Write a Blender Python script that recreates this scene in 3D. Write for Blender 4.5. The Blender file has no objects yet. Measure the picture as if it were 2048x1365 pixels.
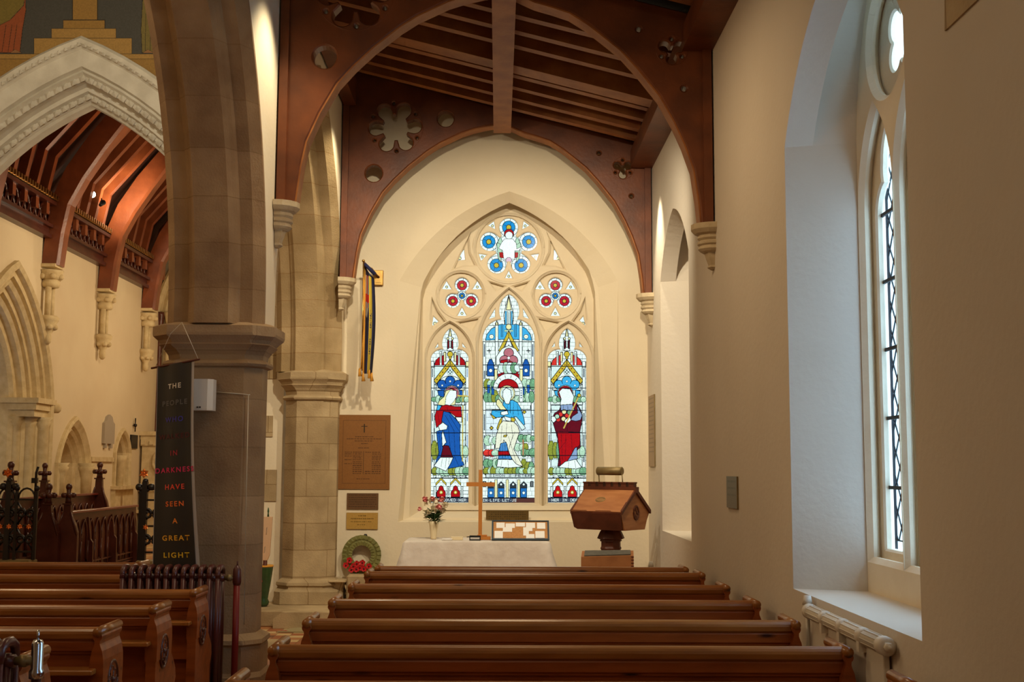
import bpy, bmesh, math, random
import numpy as np
import mathutils
from mathutils import Vector, Matrix
random.seed(7)
S = bpy.context.scene
C = S.collection
PI = math.pi
# ------------------------------------------------------------------ camera
F = 2370.0
YAW, PITCH, ROLL = -0.0112123, 0.1070311, 0.005
CAMP = Vector((0, 0, 1.7))
MR = Matrix.Rotation(YAW, 3, 'Z') @ Matrix.Rotation(PI/2 + PITCH, 3, 'X') @ Matrix.Rotation(ROLL, 3, 'Z')
cam = bpy.data.cameras.new('camera')
cam.sensor_width = 36.0
cam.lens = F/2048*36.0
cam.clip_start = .05
camo = bpy.data.objects.new('camera', cam)
camo.matrix_world = Matrix.Translation(CAMP) @ MR.to_4x4()
C.objects.link(camo)
S.camera = camo
# ------------------------------------------------------------------ world, exposure
S.view_settings.view_transform = 'Standard'
S.view_settings.look = 'None'
S.view_settings.gamma = 1
S.view_settings.use_curve_mapping = False
S.view_settings.exposure = 0.1
W_ = bpy.data.worlds.new('overcast_sky'); S.world = W_
W_.use_nodes = True
W_.node_tree.nodes['Background'].inputs[0].default_value = (.52, .70, 1.0, 1)
W_.node_tree.nodes['Background'].inputs[1].default_value = 6.8
# ------------------------------------------------------------------ lamps
def lamp(kind, name, loc, power, col, size=.1, aim=None, spot=60, blend=.5, sy=None):
    l = bpy.data.lights.new(name, kind)
    l.energy = power; l.color = col
    if kind == 'AREA':
        l.size = size
        if sy: l.shape = 'RECTANGLE'; l.size_y = sy
    else:
        l.shadow_soft_size = size
    if kind == 'SPOT':
        l.spot_size = math.radians(spot); l.spot_blend = blend
    o = bpy.data.objects.new(name, l); C.objects.link(o); o.location = loc
    if aim is not None:
        d = Vector(aim) - Vector(loc)
        o.rotation_euler = d.to_track_quat('-Z', 'Y').to_euler()
    return o
WARM = (1.0, .80, .54); WARM2 = (1.0, .72, .42)
lamp('SPOT', 'aisle_spot', (-.9, 9.75, 5.2), 350, (1, .87, .64), .06, (-.5, 13.9, 2.3), 95, .8)
lamp('SPOT', 'aisle_spot', (.75, 9.75, 5.1), 380, (1, .87, .64), .06, (.5, 13.9, 2.2), 95, .8)
lamp('SPOT', 'wall_spot', (1.44, 12.66, 4.98), 150, (1, .88, .64), .04, (1.76, 12.74, 3.6), 58, .9)
lamp('SPOT', 'wall_spot', (-1.2, 12.6, 5.5), 70, (1, .86, .6), .05, (-1.82, 12.7, 4.6), 90, .8)
lamp('SPOT', 'wall_spot', (-1.2, 9.0, 5.6), 120, (1, .86, .6), .05, (-1.8, 8.9, 4.2), 80, .8)
lamp('AREA', 'aisle_fill', (-.2, 1.0, 5.4), 26, WARM2, 1.5, (0, 5, 1))  # general warm fill added out of view, no fitting here
lamp('AREA', 'aisle_fill', (0, 8.0, 5.0), 34, WARM2, 1.0, (0, 8.6, 0))  # added warm fill above the pews, not a real fitting
lamp('POINT', 'nave_fill', (-5.0, 9.5, 5.6), 110, WARM2, .3)  # this and the next are general warm fill added in the nave
lamp('POINT', 'nave_fill', (-5.0, 4.0, 5.6), 90, WARM2, .3)
lamp('POINT', 'nave_fill', (-3.3, 4.6, 4.8), 55, WARM2, .3)  # fill added to brighten the near pier from the camera side
lamp('SPOT', 'nave_spot', (-3.2, 9.5, 6.5), 280, (1, .86, .62), .15, (-5.2, 13.9, 6.3), 85, .8)
lamp('SPOT', 'chancel_spot', (-6.30, 19.7, 6.15), 110, (1, .82, .55), .05, (-6.75, 20.5, 6.5), 125, .8)
lamp('POINT', 'chancel_lamp', (-4.2, 17.5, 5.0), 150, WARM, .25)
lamp('POINT', 'chancel_lamp', (-4.3, 21.5, 4.2), 120, WARM, .25)

# ------------------------------------------------------------------ helpers
def ray(px, py):
    return MR @ Vector(((px-1024)/F, -(py-682.5)/F, -1))
def at(px, py, X=None, Y=None, Z=None):
    d = ray(px, py)
    if X is not None: t = (X-CAMP.x)/d.x
    elif Y is not None: t = (Y-CAMP.y)/d.y
    else: t = (Z-CAMP.z)/d.z
    return CAMP + d*t
def xz(pts, Y): return [(at(x, y, Y=Y).x, at(x, y, Y=Y).z) for x, y in pts]
def yz(pts, X): return [(at(x, y, X=X).y, at(x, y, X=X).z) for x, y in pts]

def tag(o, label=None, cat=None, group=None, kind=None):
    if label: o['label'] = label
    if cat: o['category'] = cat
    if group: o['group'] = group
    if kind: o['kind'] = kind
    return o
def link(name, me, mat, parent=None):
    o = bpy.data.objects.new(name, me)
    if mat is not None: me.materials.append(mat)
    C.objects.link(o)
    if parent is not None: o.parent = parent
    return o
def empty(name, loc, rz=0, label=None, cat=None, group=None):
    o = bpy.data.objects.new(name, None); C.objects.link(o)
    o.location = loc; o.rotation_euler = (0, 0, rz)
    return tag(o, label, cat, group)
def copy_tree(o, parent=None):
    c = o.copy(); C.objects.link(c)
    if parent is not None: c.parent = parent
    for ch in list(o.children): copy_tree(ch, c)
    return c

class MB:
    """collects shapes that become ONE mesh object"""
    def __init__(s): s.v = []; s.f = []; s.sm = []
    def add(s, vs, fs, smooth=False):
        b = len(s.v); s.v += [tuple(v) for v in vs]
        for f in fs: s.f.append(tuple(i+b for i in f)); s.sm.append(smooth)
        return s
    def box(s, x0, x1, y0, y1, z0, z1, bev=0):
        if bev:
            b = bev
            def rg(z, i): return [(x0+b*i, y0+b*i*0, z)]
            rings = []
            for z, ins in ((z0, b), (z0+b, 0), (z1-b, 0), (z1, b)):
                X0, X1, Y0, Y1 = x0+ins, x1-ins, y0+ins, y1-ins
                rings.append([(X0+b, Y0, z), (X1-b, Y0, z), (X1, Y0+b, z), (X1, Y1-b, z), (X1-b, Y1, z), (X0+b, Y1, z), (X0, Y1-b, z), (X0, Y0+b, z)])
            return s.loft(rings, True, True)
        v = [(x0, y0, z0), (x1, y0, z0), (x1, y1, z0), (x0, y1, z0), (x0, y0, z1), (x1, y0, z1), (x1, y1, z1), (x0, y1, z1)]
        return s.add(v, [(0, 3, 2, 1), (4, 5, 6, 7), (0, 1, 5, 4), (1, 2, 6, 5), (2, 3, 7, 6), (3, 0, 4, 7)])
    def obox(s, c, ax, ay, az):
        """oriented box: centre and three half-axis vectors"""
        c = Vector(c); ax, ay, az = Vector(ax), Vector(ay), Vector(az)
        v = [c+ax*i+ay*j+az*k for k in (-1, 1) for i, j in ((-1, -1), (1, -1), (1, 1), (-1, 1))]
        return s.add(v, [(0, 3, 2, 1), (4, 5, 6, 7), (0, 1, 5, 4), (1, 2, 6, 5), (2, 3, 7, 6), (3, 0, 4, 7)])
    def loft(s, rings, closed=True, caps=True, smooth=False):
        n = len(rings[0]); v = [p for r in rings for p in r]; f = []
        m = n if closed else n-1
        for i in range(len(rings)-1):
            for j in range(m):
                k = (j+1) % n
                f.append((i*n+j, i*n+k, (i+1)*n+k, (i+1)*n+j))
        if caps:
            f.append(tuple(reversed(range(n)))); f.append(tuple((len(rings)-1)*n+j for j in range(n)))
        return s.add(v, f, smooth)
    def lathe(s, prof, cx=0, cy=0, n=20, smooth=True, cz=0):
        rings = [[(cx+r*math.cos(2*PI*j/n), cy+r*math.sin(2*PI*j/n), cz+z) for j in range(n)] for r, z in prof]
        return s.loft(rings, True, True, smooth)
    def tube(s, pts, r, n=8, smooth=True):
        pts = [Vector(p) for p in pts]; rings = []
        up = Vector((0, 0, 1))
        for i, p in enumerate(pts):
            t = (pts[min(i+1, len(pts)-1)]-pts[max(i-1, 0)]).normalized()
            a = up.cross(t)
            if a.length < .05: a = Vector((0, 1, 0)).cross(t)
            a.normalize(); b = t.cross(a)
            rr = r[i] if isinstance(r, (list, tuple)) else r
            rings.append([p+a*rr*math.cos(2*PI*j/n)+b*rr*math.sin(2*PI*j/n) for j in range(n)])
        return s.loft(rings, True, True, smooth)
    def prism(s, poly, axis, a0, a1):
        """extrude 2D poly along axis ('x': poly is (y,z); 'y': poly is (x,z); 'z': poly is (x,y))"""
        def P(u, v, w):
            return {'x': (w, u, v), 'y': (u, w, v), 'z': (u, v, w)}[axis]
        n = len(poly)
        v = [P(u, w, a0) for u, w in poly]+[P(u, w, a1) for u, w in poly]
        f = [(i, (i+1) % n, n+(i+1) % n, n+i) for i in range(n)]
        f += [tuple(reversed(range(n))), tuple(range(n, 2*n))]
        return s.add(v, f)
    def ball(s, c, r, n=10, sc=(1, 1, 1)):
        m = max(4, n//2+1); rings = []
        for i in range(1, m):
            a = PI*i/m
            rings.append([(c[0]+sc[0]*r*math.sin(a)*math.cos(2*PI*j/n), c[1]+sc[1]*r*math.sin(a)*math.sin(2*PI*j/n), c[2]-sc[2]*r*math.cos(a)) for j in range(n)])
        return s.loft(rings, True, True, True)
    def mesh(s, name):
        me = bpy.data.meshes.new(name); me.from_pydata(s.v, [], s.f)
        me.polygons.foreach_set('use_smooth', s.sm)
        bm = bmesh.new(); bm.from_mesh(me); bmesh.ops.recalc_face_normals(bm, faces=bm.faces); bm.to_mesh(me); bm.free()
        me.update(); return me
    def build(s, name, mat, parent=None):
        return link(name, s.mesh(name), mat, parent)

def plate(loops, plane, pos, thick, bevel=0.0, rims=True):
    """verts/faces of a flat plate with holes; loops[0] is the outline. pos is the middle of the thickness.
    bevel cuts a chamfer on every rim (the loops are the widest solid section)"""
    def area(l): return sum(l[i][0]*l[(i+1) % len(l)][1]-l[(i+1) % len(l)][0]*l[i][1] for i in range(len(l)))/2
    def clean(l):
        o = []
        for p in l:
            if not o or math.hypot(p[0]-o[-1][0], p[1]-o[-1][1]) > 1e-4: o.append((float(p[0]), float(p[1])))
        while len(o) > 3 and math.hypot(o[0][0]-o[-1][0], o[0][1]-o[-1][1]) < 1e-4: o.pop()
        return o
    def shift(l, d):
        """move every vertex to the left normal side by d (counter-clockwise loop: inward)"""
        n = len(l); o = []
        for i in range(n):
            (ax, ay), (bx, by), (cx, cy) = l[i-1], l[i], l[(i+1) % n]
            u = Vector((bx-ax, by-ay)).normalized(); w = Vector((cx-bx, cy-by)).normalized()
            m = Vector((-u.y-w.y, u.x+w.x)); k = max(m.length_squared/2, .35)
            o.append((bx+m.x*d/k, by+m.y*d/k))
        return o
    L = [clean(l) for l in loops]
    L = [l if (area(l) > 0) == (i == 0) else l[::-1] for i, l in enumerate(L)]   # outline ccw, holes cw: solid on the left
    top = [shift(l, bevel) if bevel else l for l in L]
    pts = [Vector(p) for l in top for p in l]; edges = []; b0 = 0
    for l in top:
        n = len(l); edges += [(b0+i, b0+(i+1) % n) for i in range(n)]; b0 += n
    ov, oe, of, _, _, _ = mathutils.geometry.delaunay_2d_cdt(pts, edges, [], 0, 1e-6)
    P_ = np.array([tuple(v) for v in ov]); T = np.array([tuple(f) for f in of if len(f) == 3])
    cen = P_[T].mean(axis=1); par = np.zeros(len(T), bool)
    for l in top:
        q = np.array(l); n = len(q)
        for i in range(n):
            (xa, ya), (xb, yb) = q[i], q[(i+1) % n]
            if ya != yb: par ^= ((ya > cen[:, 1]) != (yb > cen[:, 1])) & (cen[:, 0] < (xb-xa)*(cen[:, 1]-ya)/(yb-ya)+xa)
    T = T[par]; h = thick/2
    def P3(u, w, t): return (u, pos-t, w) if plane == 'XZ' else (pos+t, u, w) if plane == 'YZ' else (u, w, pos+t)
    vs = [P3(p[0], p[1], h) for p in P_]+[P3(p[0], p[1], -h) for p in P_]; n0 = len(P_)
    fs = [tuple(int(i) for i in t) for t in T]+[tuple(int(i)+n0 for i in t[::-1]) for t in T]
    for l, t in (zip(L, top) if rims else [(L[0], top[0])]):
        n = len(l); rg = [(t, h), (l, h-bevel), (l, -h+bevel), (t, -h)] if bevel else [(l, h), (l, -h)]
        b = len(vs)
        for lp, z in rg: vs += [P3(u, w, z) for u, w in lp]
        for r in range(len(rg)-1):
            for i in range(n): fs.append((b+r*n+i, b+(r+1)*n+i, b+(r+1)*n+(i+1) % n, b+r*n+(i+1) % n))
    return vs, fs
def bow(p0, p1, sag, n=10):
    """arc from p0 to p1, sag*chord to the left of the direction; excludes p0"""
    (x0, y0), (x1, y1) = p0, p1
    c = math.hypot(x1-x0, y1-y0); h = sag*c
    if abs(sag) < 1e-4: return [p1]
    R = (c*c/4+h*h)/(2*h); nx, ny = -(y1-y0)/c, (x1-x0)/c
    mx, my = (x0+x1)/2-nx*(R-h), (y0+y1)/2-ny*(R-h)
    a0 = math.atan2(y0-my, x0-mx); a1 = math.atan2(y1-my, x1-mx)
    d = a1-a0
    while d > PI: d -= 2*PI
    while d < -PI: d += 2*PI
    R = abs(R)
    return [(mx+R*math.cos(a0+d*i/n), my+R*math.sin(a0+d*i/n)) for i in range(1, n+1)]
def gothic(x0, x1, yb, ys, ya, sag=.12, n=10):
    """closed pointed-arch outline in pixel-like coordinates (y down); starts bottom-left"""
    xm = (x0+x1)/2
    p = [(x0, yb), (x0, ys)]
    p += bow((x0, ys), (xm, ya), -sag, n)
    p += bow((xm, ya), (x1, ys), -sag, n)
    return p + [(x1, yb)]
def gothw(a0, a1, zb, zs, za, sag=.12, n=10):
    """same with z up"""
    return [(u, -w) for u, w in gothic(a0, a1, -zb, -zs, -za, sag, n)]
def circ(cx, cy, r, n=32, a0=0): return [(cx+r*math.cos(a0+2*PI*i/n), cy+r*math.sin(a0+2*PI*i/n)) for i in range(n)]
def foil(cx, cy, r0, d, q, k, a0, n=120):
    out = []
    for i in range(n):
        t = 2*PI*i/n; r = r0
        for j in range(k):
            ph = t-(a0+2*PI*j/k); sn = d*math.sin(ph)
            if abs(sn) < q and math.cos(ph) > 0: r = max(r, d*math.cos(ph)+math.sqrt(q*q-sn*sn))
        out.append((cx+r*math.cos(t), cy+r*math.sin(t)))
    return out

# ------------------------------------------------------------------ materials
def mat(name, col, rough=.8, col2=None, scale=6, bump=0, bscale=40, metal=0, spec=.3, detail=4, coat=0, stretch=None, contrast=None):
    m = bpy.data.materials.new(name); m.use_nodes = True
    nt = m.node_tree; b = nt.nodes['Principled BSDF']
    b.inputs['Roughness'].default_value = rough; b.inputs['Metallic'].default_value = metal
    b.inputs['Specular IOR Level'].default_value = spec
    b.inputs['Coat Weight'].default_value = coat; b.inputs['Coat Roughness'].default_value = .15
    b.inputs['Base Color'].default_value = (*col, 1)
    tc = nt.nodes.new('ShaderNodeTexCoord'); mp = nt.nodes.new('ShaderNodeMapping')
    nt.links.new(tc.outputs['Object'], mp.inputs[0])
    if stretch: mp.inputs['Scale'].default_value = stretch
    if col2:
        no = nt.nodes.new('ShaderNodeTexNoise'); no.inputs['Scale'].default_value = scale; no.inputs['Detail'].default_value = detail
        cr = nt.nodes.new('ShaderNodeValToRGB'); lo, hi = contrast or (.35, .65)
        cr.color_ramp.elements[0].position = lo; cr.color_ramp.elements[1].position = hi
        cr.color_ramp.elements[0].color = (*col, 1); cr.color_ramp.elements[1].color = (*col2, 1)
        nt.links.new(mp.outputs[0], no.inputs[0]); nt.links.new(no.outputs[0], cr.inputs[0]); nt.links.new(cr.outputs[0], b.inputs['Base Color'])
    if bump:
        n2 = nt.nodes.new('ShaderNodeTexNoise'); n2.inputs['Scale'].default_value = bscale; n2.inputs['Detail'].default_value = 5
        bp = nt.nodes.new('ShaderNodeBump'); bp.inputs['Strength'].default_value = bump; bp.inputs['Distance'].default_value = .02
        nt.links.new(mp.outputs[0], n2.inputs[0]); nt.links.new(n2.outputs[0], bp.inputs['Height']); nt.links.new(bp.outputs[0], b.inputs['Normal'])
    return m
def stone_mat(name, col, col2, joint, axis, bw=.55, rh=.3, mortar=.006):
    """coursed ashlar; axis picks which object plane the courses lie in"""
    m = mat(name, col, .85, col2, 3.0, .25, 60)
    nt = m.node_tree; b = nt.nodes['Principled BSDF']
    tc = nt.nodes.new('ShaderNodeTexCoord'); sp = nt.nodes.new('ShaderNodeSeparateXYZ'); cb = nt.nodes.new('ShaderNodeCombineXYZ'); ad = nt.nodes.new('ShaderNodeMath')
    nt.links.new(tc.outputs['Object'], sp.inputs[0])
    nt.links.new(sp.outputs[0], ad.inputs[0]); nt.links.new(sp.outputs[1], ad.inputs[1])
    nt.links.new(ad.outputs[0], cb.inputs[0]); nt.links.new(sp.outputs[2], cb.inputs[1])
    br = nt.nodes.new('ShaderNodeTexBrick'); br.inputs['Scale'].default_value = 1
    br.inputs['Brick Width'].default_value = bw; br.inputs['Row Height'].default_value = rh; br.inputs['Mortar Size'].default_value = mortar
    br.inputs['Mortar Smooth'].default_value = .2
    nt.links.new(cb.outputs[0], br.inputs[0])
    src = b.inputs['Base Color'].links[0].from_socket
    tint = nt.nodes.new('ShaderNodeMixRGB'); tint.blend_type = 'MULTIPLY'; tint.inputs[0].default_value = 1
    br.inputs['Color1'].default_value = (1, 1, 1, 1); br.inputs['Color2'].default_value = (.80, .78, .74, 1); br.inputs['Mortar'].default_value = (*joint, 1)
    nt.links.new(src, tint.inputs[1]); nt.links.new(br.outputs[0], tint.inputs[2]); nt.links.new(tint.outputs[0], b.inputs['Base Color'])
    return m
M = {}
M['plaster'] = mat('cream_plaster', (.78, .68, .50), .9, (.72, .61, .43), 1.3, .12, 25, contrast=(.3, .8))
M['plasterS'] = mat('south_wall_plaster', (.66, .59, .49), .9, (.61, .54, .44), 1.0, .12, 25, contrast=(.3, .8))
M['chplaster'] = mat('chancel_plaster', (.70, .58, .38), .9, (.66, .53, .34), 1.2, .05, 25)
M['tracery'] = mat('tracery_limewash', (.78, .68, .50), .85, (.72, .61, .44), 4, .1, 40, contrast=(.3, .8))
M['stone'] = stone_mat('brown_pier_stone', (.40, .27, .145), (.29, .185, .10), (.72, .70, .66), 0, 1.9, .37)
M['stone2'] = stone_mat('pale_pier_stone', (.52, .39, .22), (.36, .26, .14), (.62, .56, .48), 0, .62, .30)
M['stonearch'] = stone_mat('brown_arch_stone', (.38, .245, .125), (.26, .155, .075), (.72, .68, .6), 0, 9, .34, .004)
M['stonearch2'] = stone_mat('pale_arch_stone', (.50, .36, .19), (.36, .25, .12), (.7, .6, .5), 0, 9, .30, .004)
M['corbel'] = mat('corbel_limestone', (.52, .42, .27), .85, (.44, .34, .21), 9, .2, 50)
M['chstone'] = mat('chancel_carved_stone', (.66, .53, .30), .85, (.55, .42, .22), 9, .2, 50)
M['arch_white'] = mat('white_painted_arch', (.60, .585, .51), .8, (.50, .48, .41), 5, .1, 50)
M['arch_gold'] = mat('gilded_arch_stone', (.62, .47, .23), .7, (.48, .34, .15), 9, .2, 50)
M['truss'] = mat('varnished_truss_oak', (.17, .044, .010), .45, (.095, .024, .006), 3, .08, 30, spec=.45, stretch=(1, 1, 1))
M['rafter'] = mat('rafter_oak', (.34, .125, .032), .55, (.23, .075, .020), 5, .08, 30, spec=.3)
M['boards'] = mat('dark_roof_boards', (.012, .005, .003), .9, (.008, .003, .002), 5)
M['chroof'] = mat('chancel_roof_oak', (.24, .06, .018), .35, (.15, .035, .011), 3, .08, 30, spec=.5)
M['chboards'] = mat('chancel_roof_boards', (.045, .011, .005), .7, (.03, .007, .003), 3)
M['pew'] = mat('varnished_pine_pew', (.29, .070, .012), .38, (.17, .036, .006), 2.2, .05, 30, spec=.3, coat=.04, stretch=(1, 8, 8), contrast=(.4, .72))
def knots(m, sx=.8):
    nt = m.node_tree; b = nt.nodes['Principled BSDF']; src = b.inputs['Base Color'].links[0].from_socket
    tc = nt.nodes.new('ShaderNodeTexCoord'); mp = nt.nodes.new('ShaderNodeMapping'); mp.inputs['Scale'].default_value = (sx, 3, 3); mp.inputs['Location'].default_value = (.37, .2, .6)
    vo = nt.nodes.new('ShaderNodeTexVoronoi'); vo.inputs['Scale'].default_value = 2.2; cr = nt.nodes.new('ShaderNodeValToRGB')
    cr.color_ramp.elements[0].position = .035; cr.color_ramp.elements[0].color = (.12, .08, .06, 1); cr.color_ramp.elements[1].position = .11; cr.color_ramp.elements[1].color = (1, 1, 1, 1)
    mx = nt.nodes.new('ShaderNodeMixRGB'); mx.blend_type = 'MULTIPLY'; mx.inputs[0].default_value = 1
    oi = nt.nodes.new('ShaderNodeObjectInfo'); ad = nt.nodes.new('ShaderNodeVectorMath')
    nt.links.new(tc.outputs['Object'], ad.inputs[0]); nt.links.new(oi.outputs['Random'], ad.inputs[1]); nt.links.new(ad.outputs[0], mp.inputs[0])
    nt.links.new(mp.outputs[0], vo.inputs[0]); nt.links.new(vo.outputs['Distance'], cr.inputs[0]); nt.links.new(src, mx.inputs[1]); nt.links.new(cr.outputs[0], mx.inputs[2]); nt.links.new(mx.outputs[0], b.inputs['Base Color'])
M['rail'] = mat('worn_pine_rail', (.34, .125, .024), .28, (.21, .065, .012), 2.4, .04, 30, spec=.5, coat=.15, stretch=(1, 10, 10), contrast=(.35, .75))
knots(M['pew']); knots(M['rail'])
M['stall'] = mat('dark_stall_oak', (.085, .018, .009), .32, (.05, .010, .005), 4, .06, 30, spec=.5)
M['iron'] = mat('black_iron', (.012, .009, .008), .35, metal=.3, spec=.6)
M['gilt'] = mat('red_gilt_flower', (.75, .25, .06), .3, metal=.8)
M['brass'] = mat('polished_brass', (.55, .34, .10), .3, (.45, .26, .08), 12, metal=1)
M['brassdull'] = mat('dull_brass', (.26, .19, .08), .5, (.2, .14, .06), 15, metal=.5)
M['oxblood'] = mat('oxblood_radiator_paint', (.075, .016, .013), .35, spec=.5)
M['redpipe'] = mat('red_pipe_paint', (.16, .012, .009), .4)
M['steel'] = mat('chrome', (.55, .57, .62), .2, metal=1)
M['whitemetal'] = mat('white_radiator_paint', (.66, .60, .50), .45)
M['white'] = mat('white_plastic', (.62, .58, .50), .5)
M['cloth'] = mat('white_tablecloth', (.76, .70, .63), .9, (.68, .61, .54), 8, .5, 9)
M['lect'] = mat('lectern_oak', (.36, .145, .05), .45, (.27, .095, .03), 4, .05, 30, spec=.4, stretch=(1, 1, 6))
M['lectdark'] = mat('lectern_dark_oak', (.11, .028, .012), .5, (.07, .018, .008), 5, .05)
M['box'] = mat('case_oak', (.34, .14, .05), .5, (.26, .10, .035), 6)
M['cross'] = mat('orange_wood', (.55, .22, .05), .45, (.48, .18, .04), 8, stretch=(1, 1, .2))
M['leaf'] = mat('olive_wreath_leaf', (.20, .19, .055), .7, (.13, .125, .035), 12)
M['green'] = mat('dark_green_leaf', (.03, .07, .02), .6, (.05, .10, .03), 20)
M['pink'] = mat('pink_petal', (.75, .22, .22), .7, (.8, .38, .36), 30)
M['ivory'] = mat('ivory_petal', (.82, .76, .60), .8, (.74, .68, .5), 30)
M['poppy'] = mat('poppy_red', (.50, .012, .015), .6)
M['black'] = mat('black_plastic', (.012, .012, .013), .4)
M['vase'] = mat('cream_vase', (.74, .62, .40), .5)
M['paper'] = mat('white_paper', (.88, .87, .85), .9)
M['cork'] = mat('cork', (.55, .28, .11), .9, (.46, .22, .08), 60)
M['bluegrey'] = mat('blue_black_frame', (.03, .05, .07), .4)
M['slate'] = mat('slate_tablet', (.12, .11, .09), .6, (.08, .075, .06), 25)
M['gold'] = mat('gold_fringe', (.70, .33, .04), .7, (.55, .24, .03), 60)
M['navy'] = mat('navy_cloth', (.012, .014, .06), .8)
M['bannercloth'] = mat('black_banner_cloth', (.022, .021, .021), .38, (.03, .028, .026), 3, spec=.5)
M['bannerback'] = mat('white_banner_backing', (.5, .5, .55), .8)
M['marble'] = mat('dark_red_marble', (.09, .03, .02), .25, (.14, .05, .03), 8)
M['glassgreen'] = mat('dark_green_glaze', (.02, .05, .018), .2, (.03, .07, .02), 9, spec=.6)
M['paddle'] = mat('pale_candle_board', (.62, .40, .24), .6)
M['lead'] = mat('window_lead', (.03, .035, .04), .6)
M['cablew'] = mat('cream_cord', (.6, .54, .42), .8)
M['rug'] = mat('beige_mat', (.32, .26, .13), .95, (.36, .05, .03), 5, contrast=(.55, .6))
def tile_mat():
    m = bpy.data.materials.new('red_and_cream_floor_tiles'); m.use_nodes = True; nt = m.node_tree; b = nt.nodes['Principled BSDF']
    tc = nt.nodes.new('ShaderNodeTexCoord')
    wn = nt.nodes.new('ShaderNodeTexWhiteNoise'); wn.noise_dimensions = '2D'
    sn = nt.nodes.new('ShaderNodeVectorMath'); sn.operation = 'SNAP'; sn.inputs[1].default_value = (.15, .15, .15)
    cr = nt.nodes.new('ShaderNodeValToRGB'); cr.color_ramp.interpolation = 'CONSTANT'
    e = cr.color_ramp.elements; e[0].color = (.34, .10, .035, 1); e[1].position = .62; e[1].color = (.60, .42, .20, 1)
    x = e.new(.86); x.color = (.16, .045, .02, 1); x = e.new(.35); x.color = (.42, .17, .06, 1)
    nt.links.new(tc.outputs['Object'], sn.inputs[0]); nt.links.new(sn.outputs[0], wn.inputs[0]); nt.links.new(wn.outputs[0], cr.inputs[0])
    br = nt.nodes.new('ShaderNodeTexBrick'); br.offset = 0; br.inputs['Scale'].default_value = 1; br.inputs['Brick Width'].default_value = .15; br.inputs['Row Height'].default_value = .15; br.inputs['Mortar Size'].default_value = .003
    br.inputs['Color1'].default_value = br.inputs['Color2'].default_value = (1, 1, 1, 1); br.inputs['Mortar'].default_value = (.25, .2, .15, 1)
    nt.links.new(tc.outputs['Object'], br.inputs[0])
    mx = nt.nodes.new('ShaderNodeMixRGB'); mx.blend_type = 'MULTIPLY'; mx.inputs[0].default_value = 1
    nt.links.new(cr.outputs[0], mx.inputs[1]); nt.links.new(br.outputs[0], mx.inputs[2]); nt.links.new(mx.outputs[0], b.inputs['Base Color'])
    b.inputs['Roughness'].default_value = .35
    return m
M['tiles'] = tile_mat()
def attr_mat(name, kind, rough=.7, metal=0):
    m = bpy.data.materials.new(name); m.use_nodes = True; nt = m.node_tree
    a = nt.nodes.new('ShaderNodeAttribute'); a.attribute_name = 'Col'
    if kind == 'glass':
        nt.nodes.remove(nt.nodes['Principled BSDF'])
        t = nt.nodes.new('ShaderNodeBsdfTransparent'); g = nt.nodes.new('ShaderNodeBsdfGlossy'); g.inputs['Roughness'].default_value = .15
        mx = nt.nodes.new("ShaderNodeMixShader"); mx.inputs[0].default_value = .010
        nt.links.new(a.outputs['Color'], t.inputs[0]); nt.links.new(t.outputs[0], mx.inputs[1]); nt.links.new(g.outputs[0], mx.inputs[2])
        nt.links.new(mx.outputs[0], nt.nodes['Material Output'].inputs[0])
    else:
        b = nt.nodes['Principled BSDF']; nt.links.new(a.outputs['Color'], b.inputs['Base Color']); b.inputs['Roughness'].default_value = rough; b.inputs['Metallic'].default_value = metal
    return m
M['stained'] = attr_mat('stained_glass', 'glass')
M['mural'] = attr_mat('painted_mural', 'paint', .8)
M['engraved'] = attr_mat('engraved_brass', 'paint', .42, .25)
M['embroidered'] = attr_mat('embroidered_cloth', 'paint', .9)
def clear_glass(nm='clear_window_glass', tint=(.86, .96, .97)):
    m = bpy.data.materials.new(nm); m.use_nodes = True; nt = m.node_tree; nt.nodes.remove(nt.nodes['Principled BSDF'])
    t = nt.nodes.new('ShaderNodeBsdfTransparent'); t.inputs[0].default_value = (*tint, 1)
    g = nt.nodes.new('ShaderNodeBsdfGlossy'); g.inputs['Roughness'].default_value = .05
    mx = nt.nodes.new('ShaderNodeMixShader'); mx.inputs[0].default_value = .05
    nt.links.new(t.outputs[0], mx.inputs[1]); nt.links.new(g.outputs[0], mx.inputs[2]); nt.links.new(mx.outputs[0], nt.nodes['Material Output'].inputs[0])
    return m
M['clear'] = clear_glass(); M['dim'] = clear_glass('daylight_dimming_glass', (.10, .07, .04))  # second tint darkened to keep daylight out of the far recess

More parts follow.
